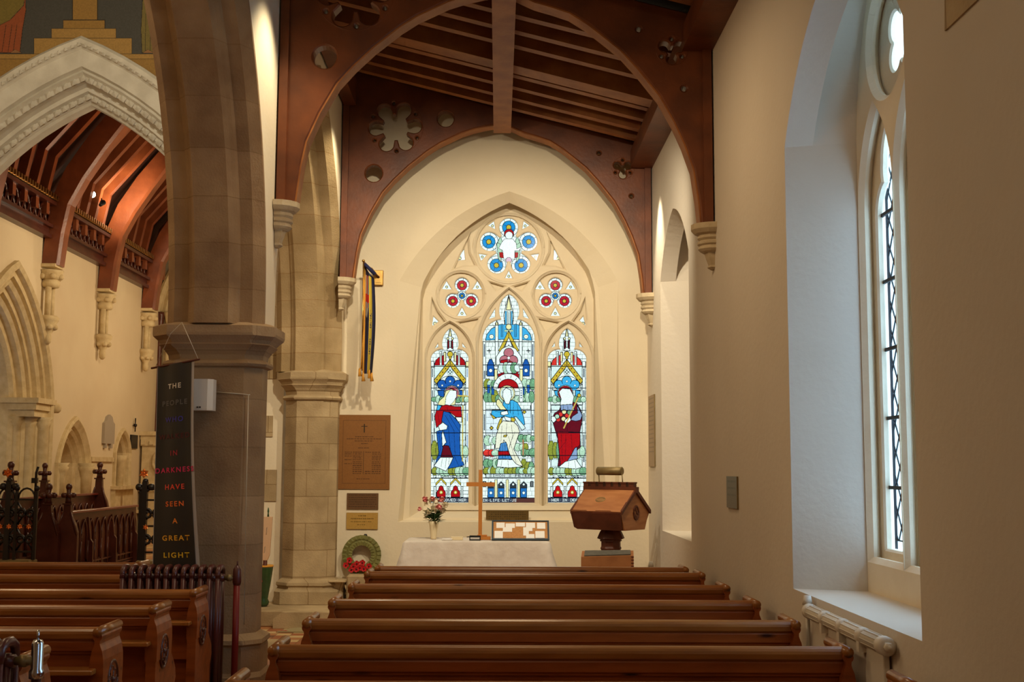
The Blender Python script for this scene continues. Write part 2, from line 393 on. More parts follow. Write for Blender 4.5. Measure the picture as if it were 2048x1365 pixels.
# ------------------------------------------------------------------ painting into a fine grid of coloured cells
FONT = {'A':'0E111F1111','B':'1E111E111E','C':'0F1010100F','D':'1E1111111E','E':'1F101E101F','F':'1F101E1010','G':'0F1013110F','H':'11111F1111','I':'0E0404040E','K':'1112 1C1211'.replace(' ',''),
        'L':'101010101F','M':'111B151111','N':'1119151311','O':'0E1111110E','P':'1E111E1010','R':'1E111E1211','S':'0F100E011E','T':'1F04040404','U':'111111110E','V':'1111110A04','W':'1111151B11','Y':'110A040404','.':'0000040000',' ':'0000000000','-':'00000E0000','X':'110A040A11'}
class Paint:
    def __init__(s, x0, y0, x1, y1, k, bg):
        s.x0, s.y0, s.x1, s.y1, s.k = x0, y0, x1, y1, k
        s.w, s.h = int(round((x1-x0)*k)), int(round((y1-y0)*k))
        s.a = np.zeros((s.h, s.w, 3)); s.a[:] = bg
        s.X, s.Y = np.meshgrid(x0+(np.arange(s.w)+.5)/k, y0+(np.arange(s.h)+.5)/k)
        s.cv = lambda x, y: (x, y)
        s.ld = (.004, .006, .012); s.lw = .62
    def frame(s, ox, oy, sc): s.cv = lambda x, y: (ox+x/sc, oy+y/sc); s.sc = sc; return s
    def poly(s, pts, col, lw=None, lc=None):
        P_ = [s.cv(*p) for p in pts]
        inside = np.zeros((s.h, s.w), bool); n = len(P_); dist = np.full((s.h, s.w), 1e9)
        xs = [p[0] for p in P_]; ys = [p[1] for p in P_]
        i0, i1 = max(0, int((min(ys)-s.y0-3)*s.k)), min(s.h, int((max(ys)-s.y0+3)*s.k)+1)
        j0, j1 = max(0, int((min(xs)-s.x0-3)*s.k)), min(s.w, int((max(xs)-s.x0+3)*s.k)+1)
        if i1 <= i0 or j1 <= j0: return
        X, Y = s.X[i0:i1, j0:j1], s.Y[i0:i1, j0:j1]; ins = inside[i0:i1, j0:j1]; d = dist[i0:i1, j0:j1]
        for i in range(n):
            (xa, ya), (xb, yb) = P_[i], P_[(i+1) % n]
            if ya != yb:
                c = ((ya > Y) != (yb > Y)) & (X < (xb-xa)*(Y-ya)/(yb-ya)+xa)
                ins ^= c
            L = max((xb-xa)**2+(yb-ya)**2, 1e-9)
            t = np.clip(((X-xa)*(xb-xa)+(Y-ya)*(yb-ya))/L, 0, 1)
            d = np.minimum(d, np.hypot(X-xa-t*(xb-xa), Y-ya-t*(yb-ya)))
        A = s.a[i0:i1, j0:j1]
        if col is not None: A[ins] = col
        lw = s.lw if lw is None else lw
        if lw: A[d < lw] = s.ld if lc is None else lc
    def line(s, p, q, lw=.5, col=None):
        s.poly([p, q], None, lw, s.ld if col is None else col)
    def path(s, pts, lw=.5, col=None):
        for i in range(len(pts)-1): s.line(pts[i], pts[i+1], lw, col)
    def rect(s, x0, y0, x1, y1, col, lw=None): s.poly([(x0, y0), (x1, y0), (x1, y1), (x0, y1)], col, lw)
    def disc(s, cx, cy, r, col, lw=None, n=20): s.poly(circ(cx, cy, r, n), col, lw)
    def text(s, x, y, h, txt, col, gap=1, wsc=1.0):
        """5x5 letters of height h (frame units), left-top at x,y"""
        c = h/5; cx = x
        for ch in txt:
            g = FONT.get(ch, FONT['-'])
            for r in range(5):
                v = int(g[2*r:2*r+2], 16)
                for b in range(5):
                    if v >> (4-b) & 1:
                        s.poly([(cx+b*c*wsc, y+r*c), (cx+(b+1)*c*wsc, y+r*c), (cx+(b+1)*c*wsc, y+(r+1)*c), (cx+b*c*wsc, y+(r+1)*c)], col, 0)
            cx += (5+gap)*c*wsc
    def mottle(s, amt=.12, seed=0):
        r = np.random.RandomState(seed); n = r.rand(s.h//3+2, s.w//3+2); n = np.kron(n, np.ones((3, 3)))[:s.h, :s.w]
        s.a *= (1-amt+2*amt*n)[..., None]
        return s
    def build(s, name, mat_, parent, fn, gain=1.0, mask=None):
        """fn maps (px,py) arrays -> list of 3D verts"""
        gx = s.x0+np.arange(s.w+1)/s.k; gy = s.y0+np.arange(s.h+1)/s.k
        GX, GY = np.meshgrid(gx, gy)
        V = fn(GX.ravel(), GY.ravel())
        ii, jj = np.meshgrid(np.arange(s.h), np.arange(s.w), indexing='ij'); w1 = s.w+1
        q = np.stack([ii*w1+jj, (ii+1)*w1+jj, (ii+1)*w1+jj+1, ii*w1+jj+1], -1).reshape(-1, 4)
        col = s.a.reshape(-1, 3)
        if mask is not None:
            V = np.asarray(V); keep = mask(V[q].mean(axis=1)); q = q[keep]; col = col[keep]
        nf = len(q)
        me = bpy.data.meshes.new(name)
        me.vertices.add(len(V)); me.vertices.foreach_set('co', np.asarray(V, dtype=np.float32).ravel())
        me.loops.add(nf*4); me.loops.foreach_set('vertex_index', q.ravel().astype(np.int32))
        me.polygons.add(nf); me.polygons.foreach_set('loop_start', np.arange(nf, dtype=np.int32)*4)
        try: me.polygons.foreach_set('loop_total', np.full(nf, 4, dtype=np.int32))
        except Exception: pass
        me.update(calc_edges=True)
        at_ = me.attributes.new('Col', 'FLOAT_COLOR', 'CORNER')
        cc = np.ones((nf, 4, 4), dtype=np.float32); cc[..., :3] = (col*np.array(gain))[:, None, :]
        at_.data.foreach_set('color', cc.ravel())
        return link(name, me, mat_, parent)
def plane_fn(Y=None, X=None):
    d0 = np.array(MR)
    def fn(px, py):
        r = np.stack([(px-1024)/F, -(py-682.5)/F, -np.ones_like(px)], 0); d = d0 @ r
        t = (Y/d[1]) if Y is not None else (X/d[0])
        return (np.array(CAMP)[:, None]+d*t).T
    return fn
def rect_fn(o, u, v):
    """paint coordinates (a,b) in metres -> o + a*u + b*v"""
    o, u, v = np.array(o, float), np.array(u, float), np.array(v, float)
    return lambda a, b: o[None]+a[:, None]*u[None]+b[:, None]*v[None]
# ================================================================== THE SETTING
YE, XS, XA, XN = 13.85, 1.75, -1.82, -2.58
AC = -2.19
def struct(o, label, cat='wall'): return tag(o, label, cat, kind='structure')
fl = MB().box(-9, 2.6, -4.2, 14.0, -.1, 0).build('floor', M['tiles']); struct(fl, 'red, cream and dark square floor tiles of the aisle', 'floor')
cf = MB().box(-8, -2.2, 14.0, 25, -.1, .3).build('floor_chancel', M['tiles']); struct(cf, 'raised tiled chancel floor behind the iron screen', 'floor')

def grow(loop, k, c): return [(c[0]+(u-c[0])*k, c[1]+(v-c[1])*k) for u, v in loop]
def strip(mb, loops3, smooth=False): mb.loft(loops3, True, False, smooth)

# ---- east wall and its window recess
A_px = [(796, 1045), (799, 562)] + bow((799, 562), (1019, 383), -.10, 12) + bow((1019, 383), (1236, 562), -.10, 12) + [(1239, 1045)]
B_px = [(806, 1041), (842, 575)] + bow((842, 575), (1019, 406), -.10, 12) + bow((1019, 406), (1196, 575), -.10, 12) + [(1229, 1041)]
C_px = [(818, 1036), (842, 585)] + bow((842, 585), (1019, 374), -.13, 12) + bow((1019, 374), (1190, 585), -.13, 12) + [(1214, 1036)]
D_px = [(843, 1020), (846, 600)] + bow((846, 600), (1019, 396), -.13, 12) + bow((1019, 396), (1187, 600), -.13, 12) + [(1190, 1020)]
EW = xz([(0, 0)], YE)  # noqa
TY = 14.24
lA, lB, lC, lD = xz(A_px, YE), xz(B_px, YE+.14), xz(C_px, YE+.15), xz(D_px, TY)
we = MB()
outer = [(-2.9, -.1), (2.4, -.1), (2.4, 7.0), (-2.9, 7.0)]
we.add(*plate([outer, lA], 'XZ', YE+.05, .10, rims=False))
to3 = lambda lp, Y: [(u, Y, w) for u, w in lp]
strip(we, [to3(lA, YE), to3(lB, YE+.14), to3(lC, YE+.15), to3(lD, TY)])
we.add(*plate([outer, lD], 'XZ', TY+.15, .30))
we.box(-2.9, 2.4, YE+.09, TY+.01, -.1, .2); we.box(-2.9, -2.6, YE+.09, TY+.01, 0, 7)
struct(we.build('wall_east', M['plaster']), 'cream plastered east wall around the stained glass window')

# ---- stained glass window tracery
GY = TY+.11
def tre(x0, x1, yb, ysh, c0, c1, yc, w0, w1, yw, ya):
    p = [(x0, yb), (x0, ysh)] + bow((x0, ysh), (c0, yc), -.18, 8)
    p += bow((c0, yc), (w0, yw), -.10, 4) + bow((w0, yw), ((w0+w1)/2, ya), -.12, 6)
    p += bow(((w0+w1)/2, ya), (w1, yw), -.12, 6) + bow((w1, yw), (c1, yc), -.10, 4)
    p += bow((c1, yc), (x1, ysh), -.18, 8)
    return p + [(x1, yb)]
tri = lambda a, b, c: [a, b, c]
front = [gothic(853, 946, 1012, 712, 644, .13), gothic(956, 1080, 1012, 690, 577, .11), gothic(1090, 1184, 1012, 712, 644, .13),
         circ(1017.5, 496, 66, 40), circ(922, 589, 44, 32), circ(1112, 589, 44, 32),
         [(942, 463), (908, 537), (925, 531), (950, 530), (938, 505), (936, 480)], [(1093, 463), (1128, 537), (1111, 531), (1088, 530), (1100, 505), (1101, 480)],
         [(979, 564), (1009, 573), (993, 580)], [(1057, 564), (1027, 573), (1043, 580)],
         [(916, 645), (957, 637), (944, 660)], [(1077, 637), (1119, 645), (1091, 661)],
         [(864, 597), (862, 640), (866, 655), (890, 643), (874, 622)], [(1170, 597), (1173, 640), (1170, 655), (1146, 643), (1161, 622)]]
lights = [tre(862, 937, 1007, 716, 888, 914, 700, 885, 917, 685, 658), tre(965.5, 1069, 1007, 676, 1003, 1034, 640, 1000, 1037, 612, 590), tre(1095.5, 1172, 1007, 716, 1121, 1147, 700, 1118, 1150, 685, 658)]
def orb(cx, cy, r0, d, q, k, a0): return foil(cx, cy, r0, d, q, k, a0)
back = [list(l) for l in lights]
back += [orb(1017.5, 497, 27, 40, 18.8, 5, -PI/2), orb(924, 592, 9, 21, 14.4, 3, -PI/2), orb(1110.5, 592, 9, 21, 14.4, 3, -PI/2)]
eye = []
for k in range(5):
    a = -PI/2+PI/5+2*PI*k/5; c, s_ = math.cos(a), math.sin(a)
    P0 = lambda r, t: (1017.5+r*math.cos(a+t), 497+r*math.sin(a+t))
    eye.append([P0(61, -.12), P0(46, 0), P0(61, .12), P0(57.5, 0.0)][:3])
for cx in (924, 1110.5):
    for k in range(3):
        a = -PI/2+PI/3+2*PI*k/3
        P0 = lambda r, t: (cx+r*math.cos(a+t), 592+r*math.sin(a+t))
        eye.append([P0(42, -.22), P0(24, 0), P0(42, .22)])
eye += [[(928, 500), (913, 522), (930, 521)], [(1108, 500), (1124, 521), (1107, 521)],
        [(990, 619), (978, 639), (990, 635)], [(1046, 619), (1058, 639), (1047, 635)],
        [(867, 634), (864, 654), (877, 644)], [(1166, 634), (1171, 653), (1159, 642)],
        [(876, 688), (870, 698), (877, 695)], [(925, 688), (932, 697), (925, 695)], [(1109, 687), (1103, 696), (1110, 694)], [(1159, 687), (1165, 696), (1158, 694)]]
back += eye
def toX(l, Y): return xz(l, Y)
Dbig = grow(lD, 1.02, (.12, 2.5))
win = empty('window_1', (0, TY, 0)); struct(win, 'three light stained glass window with carved stone tracery', 'window')
inv = (0, -TY, 0)
def buildw(mb, name, m, p=None):
    o = mb.build(name, m, p); o.location = (0, -TY, 0); return o
t1 = MB(); t1.add(*plate([Dbig]+[toX(l, TY) for l in front], 'XZ', TY+.035, .07, .022)); buildw(t1, 'moulded_tracery', M['tracery'], win)
t2 = MB(); t2.add(*plate([Dbig]+[toX(l, GY) for l in back], 'XZ', TY+.085, .045, .010)); buildw(t2, 'cusped_tracery', M['tracery'], win)
t3 = MB()
for cx, cy, r in ((1017.5, 496, 71), (922, 589, 49), (1112, 589, 49)):
    pts = [tuple(at(x, y, Y=TY)) for x, y in circ(cx, cy, r, 48)]
    t3.tube(pts+[pts[0]], .010, 6)
for g in (front[0], front[1], front[2]):
    q = [(x, y) for x, y in g]
    cx = (q[0][0]+q[-1][0])/2
    q = [(cx+(x-cx)*1.075, y-3 if y < 720 else y) for x, y in q]
    t3.tube([tuple(at(x, y, Y=TY)) for x, y in q], .008, 6)
buildw(t3, 'roll_moulding', M['tracery'], win)
sl = MB(); sl.loft([[tuple(at(846, 1012, Y=TY-.0)), tuple(at(846, 1021, Y=TY-.06)), tuple(at(846, 1026, Y=TY+.1)), tuple(at(846, 1006, Y=TY+.1))],
                    [tuple(at(1190, 1012, Y=TY-.0)), tuple(at(1190, 1021, Y=TY-.06)), tuple(at(1190, 1026, Y=TY+.1)), tuple(at(1190, 1006, Y=TY+.1))]])
buildw(sl, 'window_sill', M['tracery'], win)

# ---- glass painting
WH = (.86, .97, .93); WG = (.70, .86, .84); BL = (.012, .10, .42); LB = (.05, .42, .78); RD = (.42, .006, .010); DR = (.13, .006, .015); BR = (.70, .04, .03)
YL = (.62, .46, .04); PY = (.85, .80, .42); GR = (.16, .36, .20); OG = (.26, .30, .04); LG = (.45, .68, .50); PB = (.25, .36, .58); PK = (.50, .16, .20)
def flecks(p, x0, y0, x1, y1, dx, dy, seed=1):
    r = random.Random(seed); y = y0
    while y < y1:
        p.line((x0, y), (x1, y), .28)
        x = x0+dx*r.uniform(.4, 1)
        while x < x1: p.line((x, y), (x, min(y+dy, y1)), .28); x += dx*r.uniform(.7, 1.3)
        y += dy*r.uniform(.85, 1.15)
def shade(c, k): return tuple(min(1, v*k) for v in c)
def folds(p, pts, col, lines):
    p.poly(pts, col)
    for l in lines: p.path(l, .30)
def halo(p, x, y, r, c1, c2):
    p.disc(x, y, r, WH); p.disc(x, y, r-7, c1); p.disc(x, y, r-26, c2, .3)
def bush(p, x0, x1, y0, y1, cols, seed):
    r = random.Random(seed)
    for i in range(int((x1-x0)/34)+2):
        x = x0+i*34+r.uniform(-6, 6); q = []
        ry = (y1-y0)*r.uniform(.35, .6); rx = r.uniform(24, 36)
        c = r.choice(cols)
        p.poly([(x+rx*math.cos(t*PI/8), y1-(y1-y0)*.3-ry*math.sin(t*PI/8)*(1+.12*(t % 2))) for t in range(17)], c, .45)
        for k in range(5): p.disc(x+r.uniform(-rx*.5, rx*.5), y1-(y1-y0)*.35-r.uniform(0, ry*.7), 4, shade(c, 1.7), 0, 6)
def side_light(mirror, x0, x1):
    p = Paint(x0-3, 652, x1+3, 1011, 2.0, WH)
    p.frame(840, 700, 4.267)
    o = 0 if not mirror else 996
    sx = lambda x: x+o
    R_ = lambda pts: [(sx(x), y) for x, y in pts]
    flecks(p, sx(80), -200, sx(430), 1320, 46, 34, 3 if mirror else 5)
    p.poly(R_([(125, 130), (385, 130), (385, 1060), (125, 1060)]), WG, .3)
    flecks(p, sx(125), 420, sx(385), 1060, 70, 60, 8)
    # tall finial in the narrow head
    p.poly(R_([(232, 10), (232, -60), (257, -190), (282, -60), (282, 10)]), WH)
    p.poly(R_([(236, -10), (236, -80), (245, -80), (245, -10)]), RD); p.poly(R_([(270, -10), (270, -80), (279, -80), (279, -10)]), RD)
    p.rect(sx(250), -75, sx(265), -20, WH); p.line((sx(257), -70), (sx(257), -25), .35)
    p.poly(R_([(245, -115), (257, -185), (270, -115)]), PY); p.disc(sx(238), -95, 10, PY); p.disc(sx(277), -95, 10, PY)
    # red spandrel arcs
    p.poly(R_([(122, 132), (135, 90), (165, 62), (205, 45), (205, 132)]), RD if not mirror else BR)
    p.poly(R_([(390, 132), (378, 90), (348, 62), (310, 45), (310, 132)]), RD if not mirror else BR)
    for xx in (178, 332):
        p.rect(sx(xx-9), 15, sx(xx+9), 132, WH); p.line((sx(xx), 30), (sx(xx), 110), .5)
    for xx in (212, 300): p.rect(sx(xx-9), 20, sx(xx+9), 100, PY)
    p.disc(sx(257), 38, 24, YL); p.poly(R_([(245, 60), (270, 60), (262, 85), (252, 85)]), YL)
    # gable
    p.poly(R_([(125, 300), (257, 118), (388, 300)]), WH)
    p.poly(R_([(257, 82), (257, 140), (140, 292), (118, 262)]), YL, .7); p.poly(R_([(257, 82), (257, 140), (374, 292), (396, 262)]), YL, .7)
    for k in range(5):
        t = .12+k*.19
        p.disc(sx(257-127*t), 110+165*t, 6, DR, 0, 6); p.disc(sx(257+127*t), 110+165*t, 6, DR, 0, 6)
    p.disc(sx(257), 190, 27, WG, .3)
    for q in range(4):
        p.disc(sx(257+13*math.cos(q*PI/2)), 190+13*math.sin(q*PI/2), 7, (.03, .05, .05), 0, 8)
    # blue trefoil canopy
    p.poly(R_(circ(257, 345, 122, 30)[15:]+[(379, 345)]), WH)
    for cx, cy, r in ((188, 298, 40), (257, 268, 42), (326, 298, 40)): p.disc(sx(cx), cy, r, BL if not mirror else LB)
    p.rect(sx(175), 290, sx(340), 345, BL if not mirror else LB, 0)
    p.poly(R_([(150, 350), (205, 345), (205, 405), (160, 395)]), BL if not mirror else LB); p.poly(R_([(330, 345), (372, 350), (365, 400), (330, 405)]), BL if not mirror else LB)
    for cx, cy in ((190, 305), (257, 270), (326, 305)): p.disc(sx(cx), cy, 9, WH, .3, 8)
    # side shafts
    for xx in (107, 403):
        p.rect(sx(xx-12), 150, sx(xx+12), 1056, WH, .5)
        for a_, b_ in ((160, 235), (345, 425), (540, 610), (725, 850), (910, 960)): p.rect(sx(xx-5), a_, sx(xx+5), b_, (.10, .13, .16) if xx == 107 or mirror else PB, 0)
        for k in range(9): p.disc(sx(xx), 640+k*12, 2.6, (.05, .07, .08), 0, 6)
        p.rect(sx(xx-14), 100, sx(xx+14), 150, PY if (xx == 403) != mirror else WH)
    p.rect(sx(118), 440, sx(392), 470, WH); p.line((sx(118), 455), (sx(392), 455), .35)
    bush(p, sx(125), sx(375), 385, 440, [GR, LG], 4)
    bush(p, sx(120), sx(160), 760, 900, [GR, OG], 6); bush(p, sx(350), sx(375), 800, 900, [LG], 6)
    bush(p, sx(125), sx(375), 985, 1060, [LG, GR, OG], 9)
    if not mirror:
        halo(p, 272, 370, 66, PK, RD)
        p.poly([(150, 470), (165, 435), (205, 400), (220, 350), (265, 335), (315, 355), (305, 430), (300, 470), (225, 480)], PY)
        p.poly([(215, 470), (222, 400), (255, 345), (310, 350), (312, 400), (290, 440), (250, 480)], WH, .4)
        folds(p, [(190, 478), (225, 470), (300, 485), (350, 485), (357, 575), (310, 575), (250, 530), (205, 540), (180, 640), (140, 665), (125, 570), (140, 520)], RD, [[(150, 530), (165, 620)], [(230, 490), (240, 525)]])
        folds(p, [(200, 525), (250, 535), (300, 585), (345, 640), (340, 760), (345, 900), (378, 985), (330, 1000), (225, 1018), (262, 960), (280, 925), (232, 890), (205, 955), (125, 990), (160, 880), (140, 700), (185, 680), (205, 650), (185, 600)], BL,
              [[(215, 560), (290, 690), (300, 900)], [(250, 560), (330, 690)], [(205, 690), (215, 880)], [(160, 700), (175, 850), (150, 960)], [(290, 900), (330, 990)], [(240, 640), (260, 860)]])
        p.poly([(300, 575), (357, 575), (357, 620), (325, 615)], WH); p.poly([(150, 470), (185, 480), (165, 515), (140, 520)], LB)
        p.poly([(155, 650), (195, 620), (235, 650), (228, 680), (170, 690)], WH); p.poly([(195, 690), (225, 790), (190, 830), (185, 720)], WH)
        p.poly([(200, 815), (245, 820), (280, 915), (178, 915)], DR)
        folds(p, [(118, 992), (175, 918), (285, 918), (262, 970), (222, 1038)], WH, [[(190, 930), (180, 1000)], [(225, 925), (215, 1010)], [(250, 925), (245, 980)]])
        p.line((367, 340), (362, 950), 1.1, (.55, .42, .08)); p.line((322, 392), (405, 396), 1.3, (.62, .46, .08)); p.disc(368, 460, 14, WH)
        p.text(125, 1070, 22, 'S CATHERINE', (.02, .03, .05), 1.2, .95)
    else:
        q = lambda pts: [(x, y) for x, y in pts]
        halo(p, 1240, 370, 68, RD, DR)
        folds(p, q([(1210, 470), (1185, 520), (1150, 540), (1125, 590), (1155, 690), (1175, 760), (1190, 900), (1175, 995), (1230, 985), (1275, 950), (1330, 870), (1370, 830), (1365, 700), (1385, 590), (1375, 520), (1340, 460), (1290, 440)]), DR,
              [[(1260, 620), (1250, 780)], [(1300, 700), (1320, 850)], [(1210, 700), (1215, 900)], [(1165, 610), (1260, 620)]])
        folds(p, q([(1170, 700), (1365, 705), (1365, 810), (1310, 880), (1270, 945), (1200, 990), (1190, 900)]), RD, [[(1245, 720), (1240, 940)], [(1290, 720), (1300, 870)], [(1205, 720), (1215, 950)], [(1190, 850), (1240, 790)]])
        p.poly(q([(1195, 470), (1205, 420), (1185, 360), (1215, 330), (1280, 335), (1315, 400), (1300, 470), (1235, 480)]), WH)
        folds(p, q([(1200, 472), (1300, 465), (1320, 520), (1200, 520)]), PB, [[(1225, 480), (1220, 515)], [(1260, 480), (1262, 515)]])
        p.poly(q([(1340, 470), (1385, 560), (1370, 600), (1330, 610), (1285, 600), (1300, 570), (1345, 540)]), PB)
        for cx, cy, c in ((1200, 552, BR), (1180, 595, BR), (1255, 562, BR), (1230, 530, PY), (1170, 570, LG), (1225, 590, PY), (1275, 535, GR)): p.disc(cx, cy, 20, c)
        p.poly(q([(1120, 570), (1150, 570), (1165, 600), (1140, 625), (1118, 600)]), WH); p.poly(q([(1235, 600), (1275, 570), (1290, 600), (1265, 625), (1235, 622)]), WH)
        p.line((1358, 390), (1228, 668), 1.3, (.60, .44, .10)); p.disc(1358, 390, 15, YL)
        p.poly(q([(1320, 840), (1340, 830), (1345, 930), (1255, 955), (1290, 900)]), PB)
        folds(p, q([(1180, 1005), (1240, 955), (1330, 935), (1380, 1005), (1330, 1018)]), WH, [[(1270, 960), (1265, 1010)], [(1320, 950), (1330, 1010)]])
        p.text(1130, 1070, 22, 'S ELIZABETH', (.02, .03, .05), 1.2, .95)
    # base canopies
    p.rect(sx(85), 1098, sx(430), 1262, WH, .5); flecks(p, sx(85), 1098, sx(430), 1262, 60, 34, 12)
    for cx in (180, 303):
        p.poly(R_([(cx-45, 1160), (cx, 1110), (cx+45, 1160), (cx+45, 1140), (cx, 1092), (cx-45, 1140)]), YL, .5)
        p.poly(R_([(cx-38, 1258), (cx-38, 1215), (cx-22, 1195), (cx-16, 1170), (cx, 1160), (cx+16, 1170), (cx+22, 1195), (cx+38, 1215), (cx+38, 1258)]), RD if not mirror else (.55, .01, .012))
        p.disc(sx(cx), 1218, 16, YL, .3, 8); p.disc(sx(cx), 1218, 6, WH, 0, 6)
    for xx in (127, 241, 358): p.rect(sx(xx-9), 1170, sx(xx+9), 1258, WH, .5); p.line((sx(xx), 1180), (sx(xx), 1245), .4)
    p.rect(sx(85), 1266, sx(430), 1302, (.05, .06, .09), .5)
    for k in range(4): pass
    p.text(sx(104), 1272, 24, '.WE.LOVED.HER' if not mirror else '.HER.IN.DEATH', (.72, .80, .80), .9, .80)
    for yy in (142, 328, 517, 710, 903, 1058, 1096, 1264): p.line((sx(85), yy), (sx(425), yy), .75)
    return p.mottle(.10, 4)
def centre_light():
    p = Paint(962, 585, 1072, 1011, 2.0, WH); p.frame(840, 700, 4.267)
    flecks(p, 525, -480, 985, 1320, 44, 36, 21)
    for xx in (549, 961):
        p.rect(xx-12, -70, xx+12, 1050, WH, .5)
        for a_, b_ in ((-50, 60), (180, 250), (300, 400), (550, 690), (730, 850), (910, 1030)): p.rect(xx-5, a_, xx+5, b_, (.10, .13, .18), 0)
        for k in range(10): p.disc(xx, 540+k*16, 3, (.05, .07, .08), 0, 6)
    # finial
    p.poly([(725, -200), (715, -300), (757, -470), (800, -300), (790, -200)], WH)
    for xx in (732, 783): p.rect(xx-7, -330, xx+7, -180, LB, .4)
    p.poly([(735, -340), (757, -455), (780, -340)], PY); p.rect(745, -330, 770, -190, WG, .4); p.line((757, -320), (757, -200), .4)
    # blue spandrels
    p.poly([(558, -80), (570, -130), (610, -180), (680, -215), (740, -215), (740, -90)], LB); p.poly([(955, -80), (943, -130), (905, -180), (835, -215), (775, -215), (775, -90)], LB)
    for xx in (610, 905):
        p.disc(xx, -112, 20, WH, .5, 10); p.disc(xx, -112, 9, PY, 0, 8)
    for xx in (655, 860): p.rect(xx-12, -230, xx+12, 130, WH, .5); p.poly([(xx-12, -210), (xx, -250), (xx+12, -210)], PY); p.rect(xx-5, -190, xx+5, -110, PY, 0)
    for xx in (700, 815): p.rect(xx-6, -220, xx+6, -110, LB, .4)
    p.disc(757, -195, 24, PY); p.rect(720, -170, 795, -155, LG, .4)
    # yellow gable
    p.poly([(757, -110), (700, 40), (815, 40)], WH)
    p.poly([(757, -165), (757, -105), (690, 30), (672, 5)], YL, .6); p.poly([(757, -165), (757, -105), (825, 30), (843, 5)], YL, .6)
    for xx in (730, 757, 784): p.disc(xx, -40+abs(xx-757)*.3, 5, (.05, .07, .09), 0, 6)
    for xx in (590, 925):
        p.line((xx-15, 10), (xx+15, 10), .7); p.line((xx, -6), (xx, 26), .7)
    # rose trefoil
    p.poly([(650, 130), (650, 60), (700, -10), (757, -35), (815, -10), (865, 60), (865, 130)], WH)
    for a in (-PI/2, PI/6, PI*5/6): p.disc(757+42*math.cos(a), 70+42*math.sin(a), 42, PK)
    p.disc(757, 70, 12, WH, .3)
    p.poly([(680, 128), (690, 90), (745, 82), (750, 128)], RD); p.poly([(690, 205), (690, 140), (770, 95), (835, 130), (850, 180), (830, 205)], RD)
    bush(p, 700, 820, 95, 180, [LG, GR, WG], 3)
    for xx in (603, 905):
        p.poly([(xx-30, 225), (xx-30, 130), (xx-10, 82), (xx+10, 82), (xx+30, 130), (xx+30, 225)], BL)
        p.disc(xx, 178, 16, WH, .4, 8)
    for xx in (648, 864): p.rect(xx-12, 140, xx+12, 330, PY, .5); p.poly([(xx-20, 140), (xx+20, 140), (xx+12, 165), (xx-12, 165)], WH)
    p.rect(668, 205, 845, 330, RD, .4)
    bush(p, 575, 625, 235, 320, [GR, LG, OG], 5); bush(p, 890, 940, 235, 320, [GR, LG], 6)
    bush(p, 575, 625, 320, 440, [GR, OG], 7); bush(p, 890, 940, 320, 440, [GR, LG], 8); bush(p, 660, 860, 380, 440, [GR, LG], 2)
    for xx, yy in ((585, 330), (622, 345), (880, 345), (925, 330)): p.poly([(xx-10, yy+40), (xx-12, yy-30), (xx+12, yy-30), (xx+10, yy+40)], BL, .4)
    # white scroll
    p.poly([(625, 335)]+[(752-128*math.cos(t*PI/14), 335-132*math.sin(t*PI/14)) for t in range(15)]+[(850, 335)]+[(752+88*math.cos(t*PI/14), 330-80*math.sin(t*PI/14)) for t in range(15)], WH)
    for t in range(1, 7): p.line((752-118*math.cos(t*PI/7), 335-118*math.sin(t*PI/7)), (752-98*math.cos(t*PI/7), 335-95*math.sin(t*PI/7)), .5)
    p.rect(850, 330, 878, 445, WH, .5)
    for yy in (345, 365, 385, 405): p.rect(858, yy, 870, yy+9, (.08, .1, .2), 0)
    # parapet
    p.rect(562, 448, 948, 510, WH, .5); flecks(p, 562, 448, 948, 510, 50, 30, 4)
    p.poly([(562, 510), (948, 510), (948, 720), (562, 720)], (.74, .86, .92), .4); flecks(p, 562, 510, 948, 1000, 80, 62, 14)
    for cx, cy in ((890, 532), (610, 668)): p.poly([(cx-16, cy), (cx, cy-16), (cx+16, cy), (cx, cy+16)], YL)
    # landscape
    bush(p, 575, 660, 720, 800, [LG, WG], 5); bush(p, 860, 945, 715, 775, [LG, GR], 6); bush(p, 830, 880, 790, 850, [OG, LG], 6); bush(p, 890, 945, 830, 900, [GR], 3)
    p.path([(880, 770), (880, 900)], 1.2, (.45, .18, .08)); p.path([(605, 790), (605, 900)], .6, (.2, .3, .12))
    bush(p, 575, 640, 840, 900, [GR, BR, LG], 11); bush(p, 850, 945, 920, 1050, [GR, (.05, .25, .20), OG], 7); bush(p, 570, 950, 990, 1056, [OG, GR, LG], 12); bush(p, 570, 650, 920, 990, [GR, LG], 12)
    # figure
    p.disc(743, 372, 68, PY); p.disc(743, 372, 56, WG, .3)
    p.poly([(655, 430), (672, 420), (735, 500), (760, 560), (735, 580), (700, 530), (650, 465)], PY)
    folds(p, [(715, 440), (790, 430), (830, 450), (860, 500), (885, 580), (895, 640), (850, 645), (825, 600), (780, 590), (735, 570), (700, 575), (640, 580), (605, 560), (615, 515), (680, 512), (740, 512), (705, 470)], LB,
          [[(800, 450), (795, 560)], [(830, 470), (840, 560)], [(770, 450), (770, 540)], [(640, 525), (700, 535)], [(745, 470), (750, 540)]])
    p.poly([(705, 400), (708, 350), (735, 325), (775, 345), (782, 400), (760, 465), (730, 460)], WH)
    p.poly([(690, 530), (745, 520), (755, 550), (715, 560), (690, 555)], WH); p.poly([(715, 565), (800, 590), (790, 615), (735, 605)], WH)
    p.poly([(600, 545), (625, 590), (650, 585), (640, 575)], YL); p.poly([(680, 600), (705, 570), (690, 660), (665, 690), (655, 670)], YL); p.poly([(780, 575), (820, 590), (800, 620), (775, 605)], YL)
    p.poly([(800, 570), (825, 575), (890, 650), (900, 670), (870, 690), (845, 650)], WG)
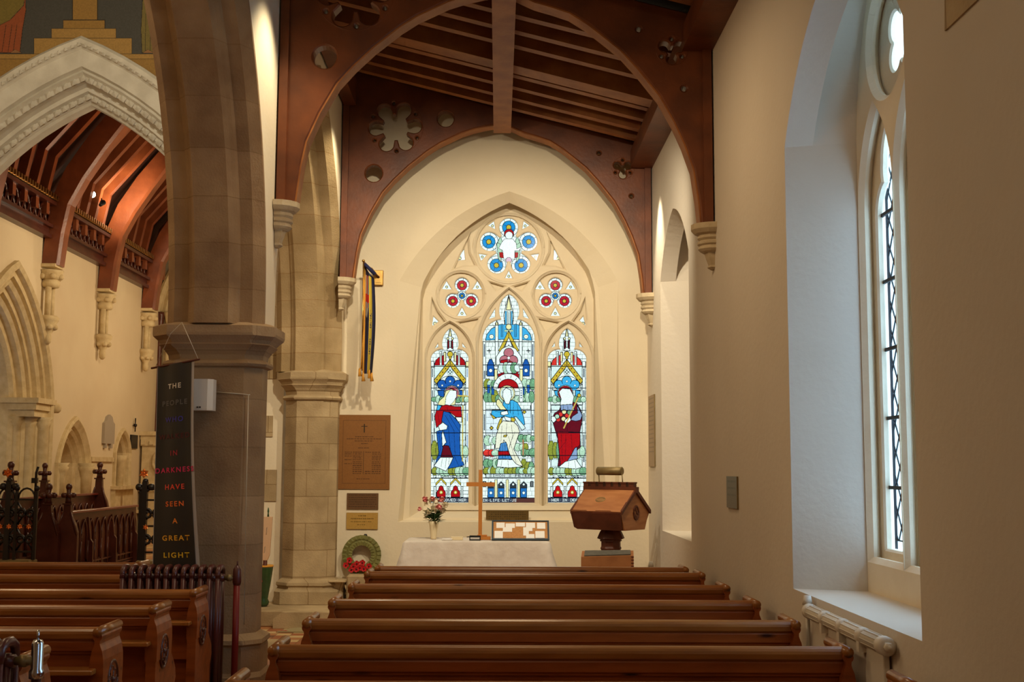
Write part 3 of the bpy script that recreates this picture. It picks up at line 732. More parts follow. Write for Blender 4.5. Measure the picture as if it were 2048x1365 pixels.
    folds(p, [(735, 610), (800, 615), (835, 650), (850, 700), (830, 760), (800, 850), (880, 995), (830, 985), (790, 940), (760, 880), (740, 810), (715, 770), (700, 840), (640, 845), (650, 730), (680, 640), (710, 605)], (.84, .84, .68),
          [[(740, 630), (735, 740)], [(780, 640), (790, 740), (760, 850)], [(700, 650), (690, 790)], [(810, 700), (760, 830)], [(755, 740), (820, 960)]])
    p.poly([(715, 730), (745, 725), (735, 745), (712, 745)], YL)
    p.poly([(690, 800), (735, 790), (755, 865), (670, 868)], (.06, .25, .60)); p.poly([(668, 868), (757, 865), (765, 898), (668, 900)], RD); p.poly([(668, 900), (770, 898), (785, 935), (668, 932)], (.06, .25, .60))
    for k in range(4): p.line((685+k*20, 805), (680+k*24, 925), .3)
    p.poly([(665, 935), (790, 938), (820, 975), (875, 1000), (760, 1008), (655, 1000)], WH)
    p.line((700, 945), (690, 1000), .3); p.line((750, 945), (755, 1000), .3)
    # base
    p.rect(562, 1060, 948, 1092, (.62, .72, .72), .6)
    p.text(590, 1065, 22, 'SIMON S.PETER', (.02, .03, .05), 1.3, 1.0)
    p.rect(525, 1096, 985, 1265, WH, .5); flecks(p, 525, 1096, 985, 1265, 60, 36, 2)
    for cx in (605, 692, 795, 885):
        p.poly([(cx-32, 1185), (cx-32, 1150), (cx, 1118), (cx+32, 1150), (cx+32, 1185)], (.03, .04, .05), .6, (.7, .8, .8))
        p.disc(cx, 1150, 9, WH, 0, 8)
        p.rect(cx-27, 1182, cx+27, 1260, (.02, .16, .48), .5); p.disc(cx, 1222, 14, WH, .4, 6)
    for xx in (648, 745, 843): p.rect(xx-11, 1110, xx+11, 1262, PY, .5)
    for xx in (550, 955): p.rect(xx-12, 1125, xx+12, 1170, (.05, .06, .07), .6, ) ; p.line((xx, 1130), (xx, 1165), .4, WH)
    p.rect(525, 1268, 985, 1306, (.05, .06, .09), .5); p.rect(790, 1268, 985, 1306, (.10, .035, .03), .4)
    p.text(536, 1274, 24, 'IN.LIFE.LET.US', (.72, .80, .80), 1.0, .72)
    for yy in (-70, 130, 322, 517, 710, 903, 1060, 1096, 1266): p.line((525, yy), (985, yy), .75)
    return p.mottle(.10, 9)
def roundel(p, cx, cy, r, col, cen=PY, k=8):
    p.disc(cx, cy, r, WH, .5, 24)
    for i in range(k):
        a = 2*PI*i/k+.2; p.line((cx, cy), (cx+r*math.cos(a), cy+r*math.sin(a)), .4)
    p.disc(cx, cy, r*.68, col, .5, 20)
    for i in range(4):
        a = 2*PI*i/4+.5; p.line((cx, cy), (cx+r*.68*math.cos(a), cy+r*.68*math.sin(a)), .35)
    p.disc(cx, cy, r*.28, cen, .6, 8)
def rose(cx, cy, R, kind):
    p = Paint(cx-R, cy-R, cx+R, cy+R, 2.2, WH); p.cv = lambda x, y: (x, y)
    if kind == 5:
        for k in range(5):
            a = -PI/2+2*PI*k/5; roundel(p, cx+42*math.cos(a), cy+42*math.sin(a), 19, (.01, .28, .66), YL)
        p.disc(cx, cy, 26, WH, .4)
        for s_ in (-1, 1):
            p.poly([(cx+s_*17, cy-24), (cx+s_*24, cy-8), (cx+s_*21, cy+20), (cx+s_*16, cy+28), (cx+s_*13, cy), (cx+s_*12, cy-12)], LG, .5)
            p.poly([(cx+s_*10, cy+8), (cx+s_*19, cy+8), (cx+s_*18, cy+18), (cx+s_*10, cy+20)], RD, .4)
            p.line((cx+s_*23, cy-12), (cx+s_*12, cy-5), .4)
        p.disc(cx+.5, cy-29, 9.5, RD); p.disc(cx+.5, cy-26, 7.5, WH, .4)
        p.poly([(cx-8, cy-19), (cx+8, cy-19), (cx+15, cy-10), (cx+16, cy+1), (cx+27, cy-4), (cx+20, cy+5), (cx+12, cy+5), (cx+12, cy+22), (cx-10, cy+22), (cx-12, cy+4), (cx-20, cy), (cx-14, cy-12)], (.93, .99, .98), .4)
        p.disc(cx, cy+24, 6, (.75, .5, .62), .4)
    else:
        for k in range(3):
            a = -PI/2+2*PI*k/3; roundel(p, cx+21*math.cos(a), cy+21*math.sin(a), 14.4, (.52, .01, .03), YL)
        roundel(p, cx, cy, 9, (.01, .20, .55), YL, 4)
    for e in eye:
        x = sum(q[0] for q in e)/3; y = sum(q[1] for q in e)/3
        if math.hypot(x-cx, y-cy) < R: p.disc(x, y, 2.4, PY, .5, 8)
    return p.mottle(.08, 3)
fnG = plane_fn(Y=GY); GAIN = (.27, .215, .148)
for p, nm in ((side_light(False, 862, 937), 'saint in a blue and red robe holding a staff'), (centre_light(), 'saint in pale blue and white below a white scroll'), (side_light(True, 1095.5, 1172), 'saint in a deep red robe holding fruit')):
    o = p.build('glass_panel', M['stained'], win, fnG, GAIN); o['label'] = nm; o.location = (0, -TY, 0)
for (cx, cy, R, k) in ((1017.5, 497, 64, 5), (924, 592, 45, 3), (1110.5, 592, 45, 3)):
    o = rose(cx, cy, R, k).build('glass_panel', M['stained'], win, fnG, GAIN); o['label'] = 'round panel of coloured glass'; o.location = (0, -TY, 0)
for (x0, y0, x1, y1) in ((905, 496, 934, 528), (1103, 496, 1130, 528), (860, 628, 880, 658), (1156, 628, 1176, 658)):
    p = Paint(x0, y0, x1, y1, 2, WH); p.cv = lambda x, y: (x, y); p.disc((x0+x1)/2, y0*.35+y1*.65, 3, PY, .6)
    o = p.build('glass_panel', M['stained'], win, fnG, GAIN); o['label'] = 'small corner panel of pale glass'; o.location = (0, -TY, 0)

# ---- south wall with deep window recesses
GX = 2.29
def recess(y0, y1, zb, zs, za):
    a = gothw(y0, y1, zb, zs, za, .10); b = gothw(y0+.052, y1-.052, zb, zs+.0, za-.07, .10)
    c = gothw(y0+.0553, y1-.0553, zb, zs, za+.72, .13); d = gothw(y0+.13, y1-.13, zb, zs, za+.62, .13)
    return a, b, c, d
SW = [(4.96, 7.10, 1.0, 3.67, 4.40), (10.80, 12.70, 1.05, 3.72, 4.32), (-.95, 1.19, 1.0, 3.67, 4.40)]  # last opening is unseen, added to let in blue daylight
ws = MB(); holesA = []; holesD = []
to3x = lambda lp, X: [(X, u, w) for u, w in lp]
for s_ in SW:
    a, b, c, d = recess(*s_); holesA.append(a); holesD.append(d)
    strip(ws, [to3x(a, XS), to3x(b, XS+.16), to3x(c, XS+.17), to3x(d, XS+.40)])
so = [(-4.2, -.1), (14.3, -.1), (14.3, 5.36), (-4.2, 5.36)]
ws.add(*plate([so]+holesA, 'YZ', XS+.05, .10, rims=False)); ws.add(*plate([so]+holesD, 'YZ', XS+.55, .30))
for y in (-4.2, 3.0, 9.0, 13.9): ws.box(XS+.09, XS+.41, y, y+.3, -.1, 5.36)
ws.box(XS+.09, XS+.41, -4.2, 14.3, -.1, .3); ws.box(XS+.09, XS+.41, -4.2, 14.3, 5.3, 5.36)
struct(ws.build('wall_south', M['plasterS']), 'cream plastered outer wall of the aisle with deep window recesses')
pc = MB(); pc.prism(yz([(1893, -20), (1893, 62), (1935, 22), (1960, -2), (1960, -20)], XS), 'x', XS-.008, XS+.03)
tag(pc.build('bare_stone_patch', M['stone2']), 'bare patch of brown stone left showing high on the near outer wall', 'stone')

def south_window(n, y0, y1, zb, zs, za, lab, gm='clear'):
    w = empty('window_%d' % n, (XS+.4, (y0+y1)/2, 0)); struct(w, lab, 'window')
    loc = (-(XS+.4), -(y0+y1)/2, 0)
    a, b, c, d = recess(y0, y1, zb, zs, za); D_ = grow(d, 1.02, ((y0+y1)/2, 2.8))
    W3 = (y1-y0-.26); lw = (W3-.18)/3; L = []
    for k in range(3):
        u0 = y0+.13+.04+k*(lw+.05); L.append((u0, u0+lw))
    zt = zs+.12; m = (y0+y1)/2; sc = W3/1.88
    circles = [(m+.355*sc, zt+.33, .33*sc), (m-.355*sc, zt+.33, .33*sc), (m, zt+.84*sc, .22*sc)]
    loops = [D_]+[gothw(u0, u1, zb+.20, zs-.47, zt, .12) for u0, u1 in L]+[circ(cy, cz, r, 36) for cy, cz, r in circles]
    mb = MB(); mb.add(*plate(loops, 'YZ', XS+.44, .08, .03)); o = mb.build('moulded_tracery', M['tracery'], w); o.location = loc
    loops = [D_]
    for u0, u1 in L:
        p = tre(u0+.05, u1-.05, -(zb+.25), -(zs-.50), (u0+u1)/2-.10, (u0+u1)/2+.10, -(zs-.30), (u0+u1)/2-.11, (u0+u1)/2+.11, -(zs-.18), -(zt-.10))
        loops.append([(u, -v) for u, v in p])
    for cy, cz, r in circles: loops.append(foil(cy, cz, r*.38, r*.36, r*.26, 4, PI/4))
    mb = MB(); mb.add(*plate(loops, 'YZ', XS+.505, .05, .012)); o = mb.build('cusped_tracery', M['tracery'], w); o.location = loc
    for cy, cz, r in circles:
        g = MB(); g.prism(circ(cy, cz, r*.75, 16), 'x', GX+.01, GX+.015); o = g.build('pane', M[gm], w); o.location = loc
    for u0, u1 in L:
        q0, q1 = u0+.05, u1-.05; g = MB(); g.box(GX+.01, GX+.015, q0-.03, q1+.03, zb+.2, zt); o = g.build('pane', M[gm], w); o.location = loc
        ld = MB(); r = .0045
        zl, zh = zb+.25, zs-.12; wd = q1-q0
        for s_ in (1, -1):
            k = -12
            while k < 20:
                z0 = zl+k*.17
                pts = []
                ya, yb = (q0+.03, q1-.03); slope = 1.45*s_
                za_, zb_ = (z0, z0+slope*(yb-ya)) if s_ > 0 else (z0+1.45*(yb-ya), z0)
                # clip to the light
                def clip(ya, za_, yb, zb_):
                    t0, t1 = 0, 1
                    dz = zb_-za_
                    for lim, sg in ((zl+.05, 1), (zh, -1)):
                        f0, f1 = sg*(za_-lim), sg*(zb_-lim)
                        if f0 < 0 and f1 < 0: return None
                        if f0 < 0: t0 = max(t0, f0/(f0-f1))
                        if f1 < 0: t1 = min(t1, f0/(f0-f1))
                    return (ya+(yb-ya)*t0, za_+dz*t0, ya+(yb-ya)*t1, za_+dz*t1) if t1 > t0 else None
                cl = clip(ya, za_, yb, zb_)
                if cl: ld.tube([(GX, cl[0], cl[1]), (GX, cl[2], cl[3])], r, 5)
                k += 1
        for yy in (q0+.03, q1-.03, q0+.006, q1-.006): ld.tube([(GX, yy, zl), (GX, yy, zh)], r, 5)
        ld.tube([(GX, q0, zl+.05), (GX, q1, zl+.05)], r, 5)
        z = zl+.35
        while z < zh: ld.box(GX-.03, GX-.015, q0-.02, q1+.02, z-.010, z+.010); z += .40
        o = ld.build('lead_lattice', M['lead'], w); o.location = loc
for i, s_ in enumerate(SW):
    south_window(i+2, *s_, ['pale diamond leaded window in the deep splayed recess above the white radiator', 'farther leaded window in the recess near the oak lectern', 'unseen leaded window added for daylight in the outer wall beside the camera'][i], 'dim' if i == 1 else 'clear')

# ---- arcade wall, piers and arches
PIERS = [(9.45, .38), (3.60, .38)]
ZS = 2.9
def arch_yz(ya, yb, R, n=22):
    """pointed arch between ya<yb, returns points from yb spring over to ya spring"""
    m = (ya+yb)/2; c1 = yb-R; h = math.sqrt(R*R-(m-c1)**2); a = math.atan2(h, m-c1)
    p = [(c1+R*math.cos(a*i/n), ZS+R*math.sin(a*i/n)) for i in range(n+1)]
    q = [(2*m-y, z) for y, z in reversed(p[:-1])]
    return p+q, m
spans = [(9.72, 13.58, 2.88), (3.98, 9.05, 2.88), (-2.2, 3.22, 2.95)]
hole = []; stone_prof = [(-.38, .13), (-.38, .10), (-.305, 0), (-.20, 0), (-.185, -.03), (-.16, -.05), (-.13, -.09), (.13, -.09), (.16, -.05), (.185, -.03), (.20, 0), (.295, 0), (.37, .09), (.37, .13)]
for i, (ya, yb, R) in enumerate(spans):
    path, m = arch_yz(ya, yb, R)
    rings = []
    base = [(yb, 2.79)]+path+[(ya, 2.79)]
    c1, c2 = yb-R, ya+R
    for (y, z) in base:
        if z < ZS: nx, nz = (1 if y > m else -1), 0
        else:
            cx = c1 if y > m+1e-6 else c2 if y < m-1e-6 else m
            d = math.hypot(y-cx, z-ZS); nx, nz = (y-cx)/d, (z-ZS)/d
        k = 1/max(nz, .5) if abs(y-m) < 1e-6 else 1
        rings.append([(AC+x, y+nx*r*k, z+nz*r*k) for x, r in stone_prof])
    mb = MB(); mb.loft(rings, True, True)
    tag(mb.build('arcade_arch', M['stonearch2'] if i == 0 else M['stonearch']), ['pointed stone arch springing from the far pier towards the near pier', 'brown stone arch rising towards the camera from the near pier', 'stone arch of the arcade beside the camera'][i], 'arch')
    hp = []
    for (y, z), r in zip(base, rings):
        hp.append((r[0][1], r[0][2]))
    hole.append(hp)
# wall above the arches as one outline with arch notches
out = [(-4.2, 9.5), (-4.2, 2.79)]
for i in (2, 1, 0):
    hp = list(reversed(hole[i])); out += hp
out += [(13.9, 2.79), (13.9, 9.5)]
aw = MB(); aw.add(*plate([out], 'YZ', AC, .73)); struct(aw.build('wall_arcade', M['plaster']), 'cream plastered wall above the stone arcade arches')

def sq(cx, cy, w, c, z, h=None, cr=None):
    h = w if h is None else h; c = min(c, w*.95); cr = c if cr is None else cr
    return [(cx-w+c, cy-h, z), (cx+w-c, cy-h, z), (cx+w, cy-h+c, z), (cx+w, cy+h-cr, z), (cx+w-cr, cy+h, z), (cx-w+cr, cy+h, z), (cx-w, cy+h-cr, z), (cx-w, cy-h+c, z)]
def pier(cx, cy, w, h, c, cr, m, label, k=1.0, zb=0):
    e = empty('stone_pier', (cx, cy, zb)); tag(e, label, 'pier')
    def b(name, rows):
        mb = MB(); mb.loft([sq(0, 0, w+ww*k, cc, z-zb, h+ww*k, cr) for ww, cc, z in rows]); return mb.build(name, m, e)
    b('plinth', [(.07, .08, zb), (.07, .08, zb+.14), (.05, c, zb+.17)])
    b('base_moulding', [(.05, c, zb+.17), (.05, c, .34), (.045, c, .36), (.065, c, .38), (.06, c, .41), (.03, c, .43), (0, c, .45)])
    b('shaft', [(0, c, .45), (0, c, 2.46)])
    b('capital', [(0, c, 2.46), (.03, c, 2.47), (.04, c, 2.49), (.03, c, 2.51), (.0, c, 2.525), (.005, c, 2.56), (.03, c, 2.60), (.065, c, 2.635), (.055, c, 2.645), (.075, c+.02, 2.67), (.105, c+.02, 2.70), (.11, c+.03, 2.72), (.11, c+.03, 2.775), (.06, c+.03, 2.80), (0, c, 2.815)])
    return e
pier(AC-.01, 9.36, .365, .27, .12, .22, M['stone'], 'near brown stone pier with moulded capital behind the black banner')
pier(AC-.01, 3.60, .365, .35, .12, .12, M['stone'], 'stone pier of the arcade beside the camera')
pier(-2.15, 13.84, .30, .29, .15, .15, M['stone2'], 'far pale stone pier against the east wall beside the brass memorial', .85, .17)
q = MB(); q.box(-2.62, -2.05, 9.75, 11.7, 0, .05, .008)
tag(q.build('stone_kerb', M['stone2']), 'low worn stone slab on the floor between the near and far piers', 'kerb')

# ---- nave and chancel shell
nv = MB(); nv.box(-9, -8.7, -4.2, 14, 0, 9.5); struct(nv.build('wall_north', M['plaster']), 'plastered north wall of the nave')
wv = MB(); wv.box(-9, 2.6, -4.4, -4.1, 0, 9.6); struct(wv.build('wall_west', M['plaster']), 'plastered west wall behind the camera')
nr = MB(); nr.box(-9, -1.7, -4.4, 14.3, 9.5, 9.7); struct(nr.build('ceiling_nave', M['boards']), 'dark board ceiling of the nave', 'ceiling')

# chancel arch wall
CX, CA, CC, CZ = -5.03, 2.1, 1.6, 2.78
def carch(t, X0=CX, n=18):
    """concentric pointed arch at offset t from the inner edge; list of (x,z) left foot -> right foot"""
    R = CA+CC+t; a = math.acos(CC/R)
    r = [(X0-CC+R*math.cos(a*i/n), CZ+R*math.sin(a*i/n)) for i in range(n+1)]       # right half, foot to apex
    l = [(2*X0-x, z) for x, z in r]
    return [(2*X0-(X0-CC+R), .0)]+l+list(reversed(r))[1:]+[(X0-CC+R, .0)]
cw = MB()
cw.add(*plate([[(-9, -.1), (-1.9, -.1), (-1.9, 9.5), (-9, 9.5)], carch(.52)], 'XZ', 14.05, .40))
struct(cw.build('wall_chancel_arch', M['chplaster']), 'plastered wall above the white chancel arch')
prof = [(.62, 13.86), (.66, 13.80), (.62, 13.76), (.57, 13.77), (.54, 13.82), (.52, 13.84), (.33, 13.86), (.31, 13.92), (.28, 13.90), (.25, 13.95), (.20, 13.97), (.19, 14.04), (.17, 14.10), (.12, 14.10), (.10, 14.16), (.06, 14.17), (.03, 14.22), (0, 14.24), (0, 14.40), (.55, 14.40)]
ca = empty('chancel_arch', (CX, 14.0, 0)); tag(ca, 'white painted pointed chancel arch with rows of dog-tooth ornament', 'arch')
rings = []
loops = [carch(t) for t, _ in prof]
for i in range(len(loops[0])): rings.append([(loops[j][i][0], prof[j][1], loops[j][i][1]) for j in range(len(prof))])
mb = MB(); mb.loft(rings, True, True); o = mb.build('arch_moulding', M['arch_white'], ca); o.location = (-CX, -14, 0)
for t, y, st in ((.565, 13.775, .055), (.225, 13.945, .085), (.075, 14.155, .085)):
    d = MB(); lp = carch(t, n=120)[1:-1]; acc = 0
    for (xa, za), (xb, zb_) in zip(lp, lp[1:]):
        acc += math.hypot(xb-xa, zb_-za)
        if acc > st:
            acc = 0; c = Vector(((xa+xb)/2, y, (za+zb_)/2)); tx = Vector((xb-xa, 0, zb_-za)).normalized(); nx = Vector((tx.z, 0, -tx.x)); q = st*.42
            v = [c+tx*q+nx*q, c-tx*q+nx*q, c-tx*q-nx*q, c+tx*q-nx*q, c+Vector((0, -q*.9, 0)), c+Vector((0, .03, 0))]
            d.add(v, [(0, 1, 4), (1, 2, 4), (2, 3, 4), (3, 0, 4), (3, 2, 1, 0)])
    o = d.build('dogtooth_band', M['arch_white'], ca); o.location = (-CX, -14, 0)
# mural
p = Paint(-60, -20, 345, 160, 1.2, (.085, .085, .075))
p.cv = lambda x, y: (x, y); p.ld = (.03, .022, .012)
Gd, Gl = (.42, .24, .055), (.50, .30, .08)
for x0, y0, x1, y1 in ((145, -20, 195, 41), (126, 40, 210, 57), (103, 57, 232, 76), (68, 76, 264, 110)): p.rect(x0, y0, x1, y1, Gd if y0 < 50 else Gl, .5)
p.rect(-60, 108, 345, 118, Gl, .5); p.rect(-60, 118, 345, 165, Gd, .5)
p.poly([(-60, 100), (-60, -20), (50, -20), (52, 20), (45, 60), (40, 104), (10, 106)], (.40, .10, .03), .6)
p.poly([(-60, 40), (-30, 10), (0, -20), (50, -20), (48, 10), (20, 40), (0, 50), (-20, 70)], (.26, .20, .04), .5)
for x in (0, 12, 24, 34): p.line((x, 50), (x-8, 104), .5)
p.poly([(285, 0), (300, -10), (318, 10), (322, 60), (318, 104), (284, 106), (282, 60)], (.24, .19, .05), .6)
for x in (292, 302, 311): p.line((x, 10), (x-2, 104), .4)
p.poly([(20, 106), (30, 99), (44, 106)], (.4, .2, .08), .3); p.poly([(285, 106), (296, 99), (308, 106)], (.4, .2, .08), .3)
p.mottle(.10, 5)
def outside_arch(c):
    R_ = CA+CC+.61; dx = np.abs(c[:, 0]-CX)+CC; dz = c[:, 2]-CZ
    return (dx*dx+dz*dz > R_*R_) & (c[:, 0] < -2.7)
o = p.build('wall_painting', M['mural'], None, plane_fn(Y=13.845), .62, outside_arch); tag(o, 'painted mural of robed feet and a gold stepped cross above the chancel arch', 'mural')

# chancel walls
XC = -7.0
def arch3(y0, y1, zb, zs, za, sag=.12): return gothw(y0, y1, zb, zs, za, sag)
openings = [(15.45, 18.5, .3, 2.72, 4.58), (18.93, 20.42, .3, 1.75, 2.48), (21.75, 22.65, 1.35, 1.95, 2.38)]
cn = MB(); cn.add(*plate([[(14.2, .0), (25, .0), (25, 5.8), (14.2, 5.8)]]+[arch3(*q) for q in openings], 'YZ', XC-.15, .30))
struct(cn.build('wall_chancel_north', M['chplaster']), 'cream plastered north wall of the chancel')
cb = MB(); cb.box(-8.6, -8.3, 14.2, 25, 0, 9); struct(cb.build('wall_organ_chamber', M['chplaster']), 'plastered back wall seen through the chancel side arch')
ce = MB(); ce.box(-8.6, -1.9, 24.6, 24.9, 0, 9.5); struct(ce.build('wall_chancel_east', M['chplaster']), 'plastered east wall at the end of the chancel')
cs = MB(); cs.box(-2.6, -2.3, 14.25, 24.9, 0, 7); struct(cs.build('wall_chancel_south', M['chplaster']), 'plastered south wall of the chancel')

def orders(y0, y1, zb, zs, za, steps, name, label, m, X=XC, sag=.12):
    """nested arch orders: steps = [(inset, x)]"""
    mb = MB(); rg = []
    for ins, x in steps:
        lp = arch3(y0+ins, y1-ins, zb, zs, za-ins*1.15, sag); rg.append([(x, u, w) for u, w in lp])
    mb.loft(rg, False, False)
    return tag(mb.build(name, m), label, 'arch')
orders(15.40, 18.55, .3, 2.72, 4.65, [(0, XC-.02), (0, XC+.07), (.05, XC+.10), (.10, XC+.07), (.12, XC), (.20, XC), (.21, XC-.07), (.26, XC-.03), (.31, XC-.07), (.32, XC-.14), (.40, XC-.14), (.41, XC-.21), (.46, XC-.17), (.51, XC-.21), (.52, XC-.3), (.62, XC-.3), (.66, XC-.36), (.70, XC-.5)], 'moulded_arch', 'large moulded cream arch with many orders in the chancel side wall', M['chstone'])
orders(18.90, 20.45, .3, 1.75, 2.52, [(0, XC-.02), (0, XC+.05), (.05, XC+.07), (.10, XC+.03), (.14, XC), (.16, XC-.06), (.20, XC-.03), (.24, XC-.07), (.27, XC-.14), (.31, XC-.11), (.35, XC-.15), (.38, XC-.35)], 'moulded_arch', 'cream pointed doorway arch behind the choir stalls', M['chstone'])
orders(21.72, 22.68, 1.0, 1.95, 2.41, [(0, XC-.02), (0, XC+.05), (.04, XC+.06), (.08, XC+.02), (.10, XC-.04), (.14, XC-.02), (.18, XC-.07), (.2, XC-.25)], 'moulded_arch', 'small cream sedile arch below the black square sign', M['chstone'])
sb = MB()
for (a, b, c, d) in ((18.9, 20.45, .3, 2.4), (21.7, 22.7, .9, 2.4)): sb.box(XC-.42, XC-.36, a, b, c, d)
struct(sb.build('wall_niche_backs', M['chplaster']), 'shaded plaster at the back of the chancel niches')
# impost bands, columns under the big arch
cc = MB(); cc.box(XC-.5, XC+.10, 17.85, 18.6, 2.64, 2.72); cc.box(XC-.46, XC+.06, 17.88, 18.56, 2.54, 2.64); cc.box(XC-.42, XC+.02, 17.92, 18.52, 2.44, 2.54)
imp = cc.build('impost_capital', M['chstone']); tag(imp, 'banded stone capital below the large moulded chancel arch', 'capital')
for k in range(3):
    c = MB(); c.lathe([(.12, .3), (.12, .5), (.10, .55), (.10, 2.3), (.13, 2.36), (.115, 2.39), (.16, 2.44)], XC-.02-.15*k, 18.36-.16*k, 14)
    tag(c.build('shaft_column', M['chstone']), 'slender stone column below the large moulded chancel arch', 'column', 'columns under the large chancel arch')
for (y0, y1, z) in ((18.9, 18.55, 2.62),):
    c = MB(); c.ball((XC+.08, 18.62, 2.60), .09, 10); tag(c.build('label_stop', M['chstone']), 'carved head ending the hood of the large chancel arch', 'carving')
for y in (19.05, 20.30):
    c = MB(); c.lathe([(.09, 1.2), (.10, 1.5), (.13, 1.62), (.15, 1.68), (.12, 1.7), (.16, 1.75)], XC+.02, y, 12)
    tag(c.build('capital', M['chstone']), 'leafy carved capital %s the doorway arch behind the stalls' % ('on the nearer side of' if y < 19 else 'on the farther side of'), 'capital')
c = MB(); c.lathe([(.07, .9), (.07, 1.7), (.11, 1.8), (.13, 1.9)], XC+.03, 22.05, 12); c.box(XC, XC+.18, 21.65, 22.8, 1.28, 1.34); c.box(XC, XC+.08, 21.7, 22.75, .3, 1.28); tag(c.build('stone_credence', M['chstone']), 'stone shelf and shaft under the small sedile arch', 'shelf')
sc_ = MB(); sc_.box(XC, XC+.04, 20.5, 21.68, 1.78, 1.86); tag(sc_.build('string_course', M['chstone']), 'thin stone ledge running along the chancel side wall', 'moulding')
# tablets
DT = .17
t = MB(); t.prism([(20.9, 2.1), (21.45, 2.1), (21.45, 2.46), (21.35, 2.50), (21.3, 2.58), (21.17, 2.62), (21.05, 2.58), (21.0, 2.5), (20.9, 2.46)], 'x', XC, XC+.05); t.box(XC, XC+.05, 20.98, 21.06, 2.02, 2.1); t.box(XC, XC+.05, 21.28, 21.36, 2.02, 2.1)
t.v = [(x, y+DT, z) for x, y, z in t.v]
tag(t.build('wall_tablet', mat('grey_stone_tablet', (.38, .32, .24), .7)), 'grey shaped stone tablet on the chancel wall above the stalls', 'tablet')
t = MB(); t.box(XC, XC+.03, 22.68, 23.08, 2.04, 2.30); tag(t.build('black_sign', M['black']), 'small black square board on the chancel wall', 'sign')
t = MB(); t.tube([(XC+.04, 22.85, 2.36), (XC+.04, 22.85, 2.62)], .012); t.tube([(XC+.04, 22.78, 2.50), (XC+.04, 22.92, 2.50)], .012); t.ball((XC+.04, 22.85, 2.48), .035, 8); tag(t.build('wall_cross', M['iron']), 'small dark metal cross above the black square board', 'cross')

# reredos stonework at chancel east end
rr = empty('carved_reredos', (-6.20, 23.3, .3)); tag(rr, 'carved cream stone panel with roundel at the chancel east end', 'carving')
q = MB(); q.box(-.75, .9, .0, .3, 0, 2.0); q.box(-.8, .9, -.06, .3, 2.0, 2.08); q.box(-.78, .9, -.03, .3, 1.92, 2.0); q.box(-.8, .9, -.05, .3, 1.0, 1.06); q.box(-.78, .9, -.03, .3, .92, 1.0); q.box(-.8, .9, -.08, .3, .5, .56); q.build('panel_frame', M['chstone'], rr)
q = MB(); ring = [(-.28+.24*math.cos(a), -.02, 1.5+.24*math.sin(a)) for a in np.linspace(0, 2*PI, 25)]; q.tube(ring, .035)
for k in range(4): q.ball((-.28+.1*math.cos(k*PI/2), -.02, 1.5+.1*math.sin(k*PI/2)), .09, 10, (1, .5, 1))
q.build('roundel', M['chstone'], rr)
q = MB(); q.box(-.77, .9, -.03, 0, 1.80, 1.92)
for k in range(10): q.box(-.76+k*.16, -.68+k*.16, -.05, -.02, 1.82, 1.9)
q.build('dentil_row', M['chstone'], rr)
# east window arch
ea = empty('east_window_arch', (-6.38, 24.45, 2.5)); tag(ea, 'nested cream arch and shafts of the chancel east window', 'arch')
q = MB(); rg = []
for ins, y in ((0, .1), (0, -.1), (.06, -.14), (.12, -.1), (.14, -.02), (.22, -.06), (.3, -.02), (.32, .05), (.4, 0), (.48, .05)):
    rg.append([(u, y, w) for u, w in gothw(-.75+ins, 2.6-ins, -.2, 2.35, 4.7-ins, .12)])
q.loft(rg, False, False); q.build('arch_moulding', M['chstone'], ea)
for x, m_ in ((-.60, 'marble'), (-.42, 'chstone'), (-.22, 'marble')):
    q = MB(); q.lathe([(.09, -.35), (.06, -.28), (.055, -.2), (.055, 2.1), (.10, 2.3), (.11, 2.36)], x, -.12, 12); q.build('shaft', M[m_], ea)

# ---- chancel roof
SECT = [(-7.0, 5.9), (-6.85, 6.45), (-5.75, 7.75), (-5.2, 8.15), (-4.65, 8.15), (-4.1, 7.75), (-3.0, 6.45), (-2.6, 5.9)]
cr = MB(); cr.loft([[(x, y, z+.16) for x, z in [(-7.3, 5.8)]+SECT[1:-1]+[(-2.4, 5.8)]] for y in (14.4, 24.8)], False, False)
cr.loft([[(x, y, z+.3) for x, z in [(-8.7, 5.7)]+SECT[1:-1]+[(-1.9, 5.7)]] for y in (14.4, 24.8)], False, False)
struct(cr.build('ceiling_chancel', M['chboards']), 'dark boarded curved roof of the chancel', 'ceiling')
def rib(w, d, name, m):
    mb = MB(); rings = []
    P_ = [(-7.0+.03, 5.5)]+[(x+(0.03 if x < -6.9 else 0), z) for x, z in SECT]
    for i, (x, z) in enumerate(P_):
        a, b = P_[max(0, i-1)], P_[min(len(P_)-1, i+1)]; tx, tz = b[0]-a[0], b[1]-a[1]; L = math.hypot(tx, tz); nx, nz = tz/L, -tx/L
        rings.append([(x, -w/2, z), (x, w/2, z), (x+nx*d, w/2, z+nz*d), (x+nx*d, -w/2, z+nz*d)])
    mb.loft(rings); return mb.build(name, m)
r0 = rib(.11, .13, 'roof_rib', M['chroof']); first = True
y = 15.2
while y < 24.4:
    if min(abs(y-v) for v in (15.6, 18.12, 20.65, 23.2)) > .27:
        o = r0 if first else copy_tree(r0); first = False; o.location = (0, y, 0)
        tag(o, 'slim reddish timber rib of the curved chancel roof', 'roof rib', 'slim ribs of the chancel roof')
    y += .42
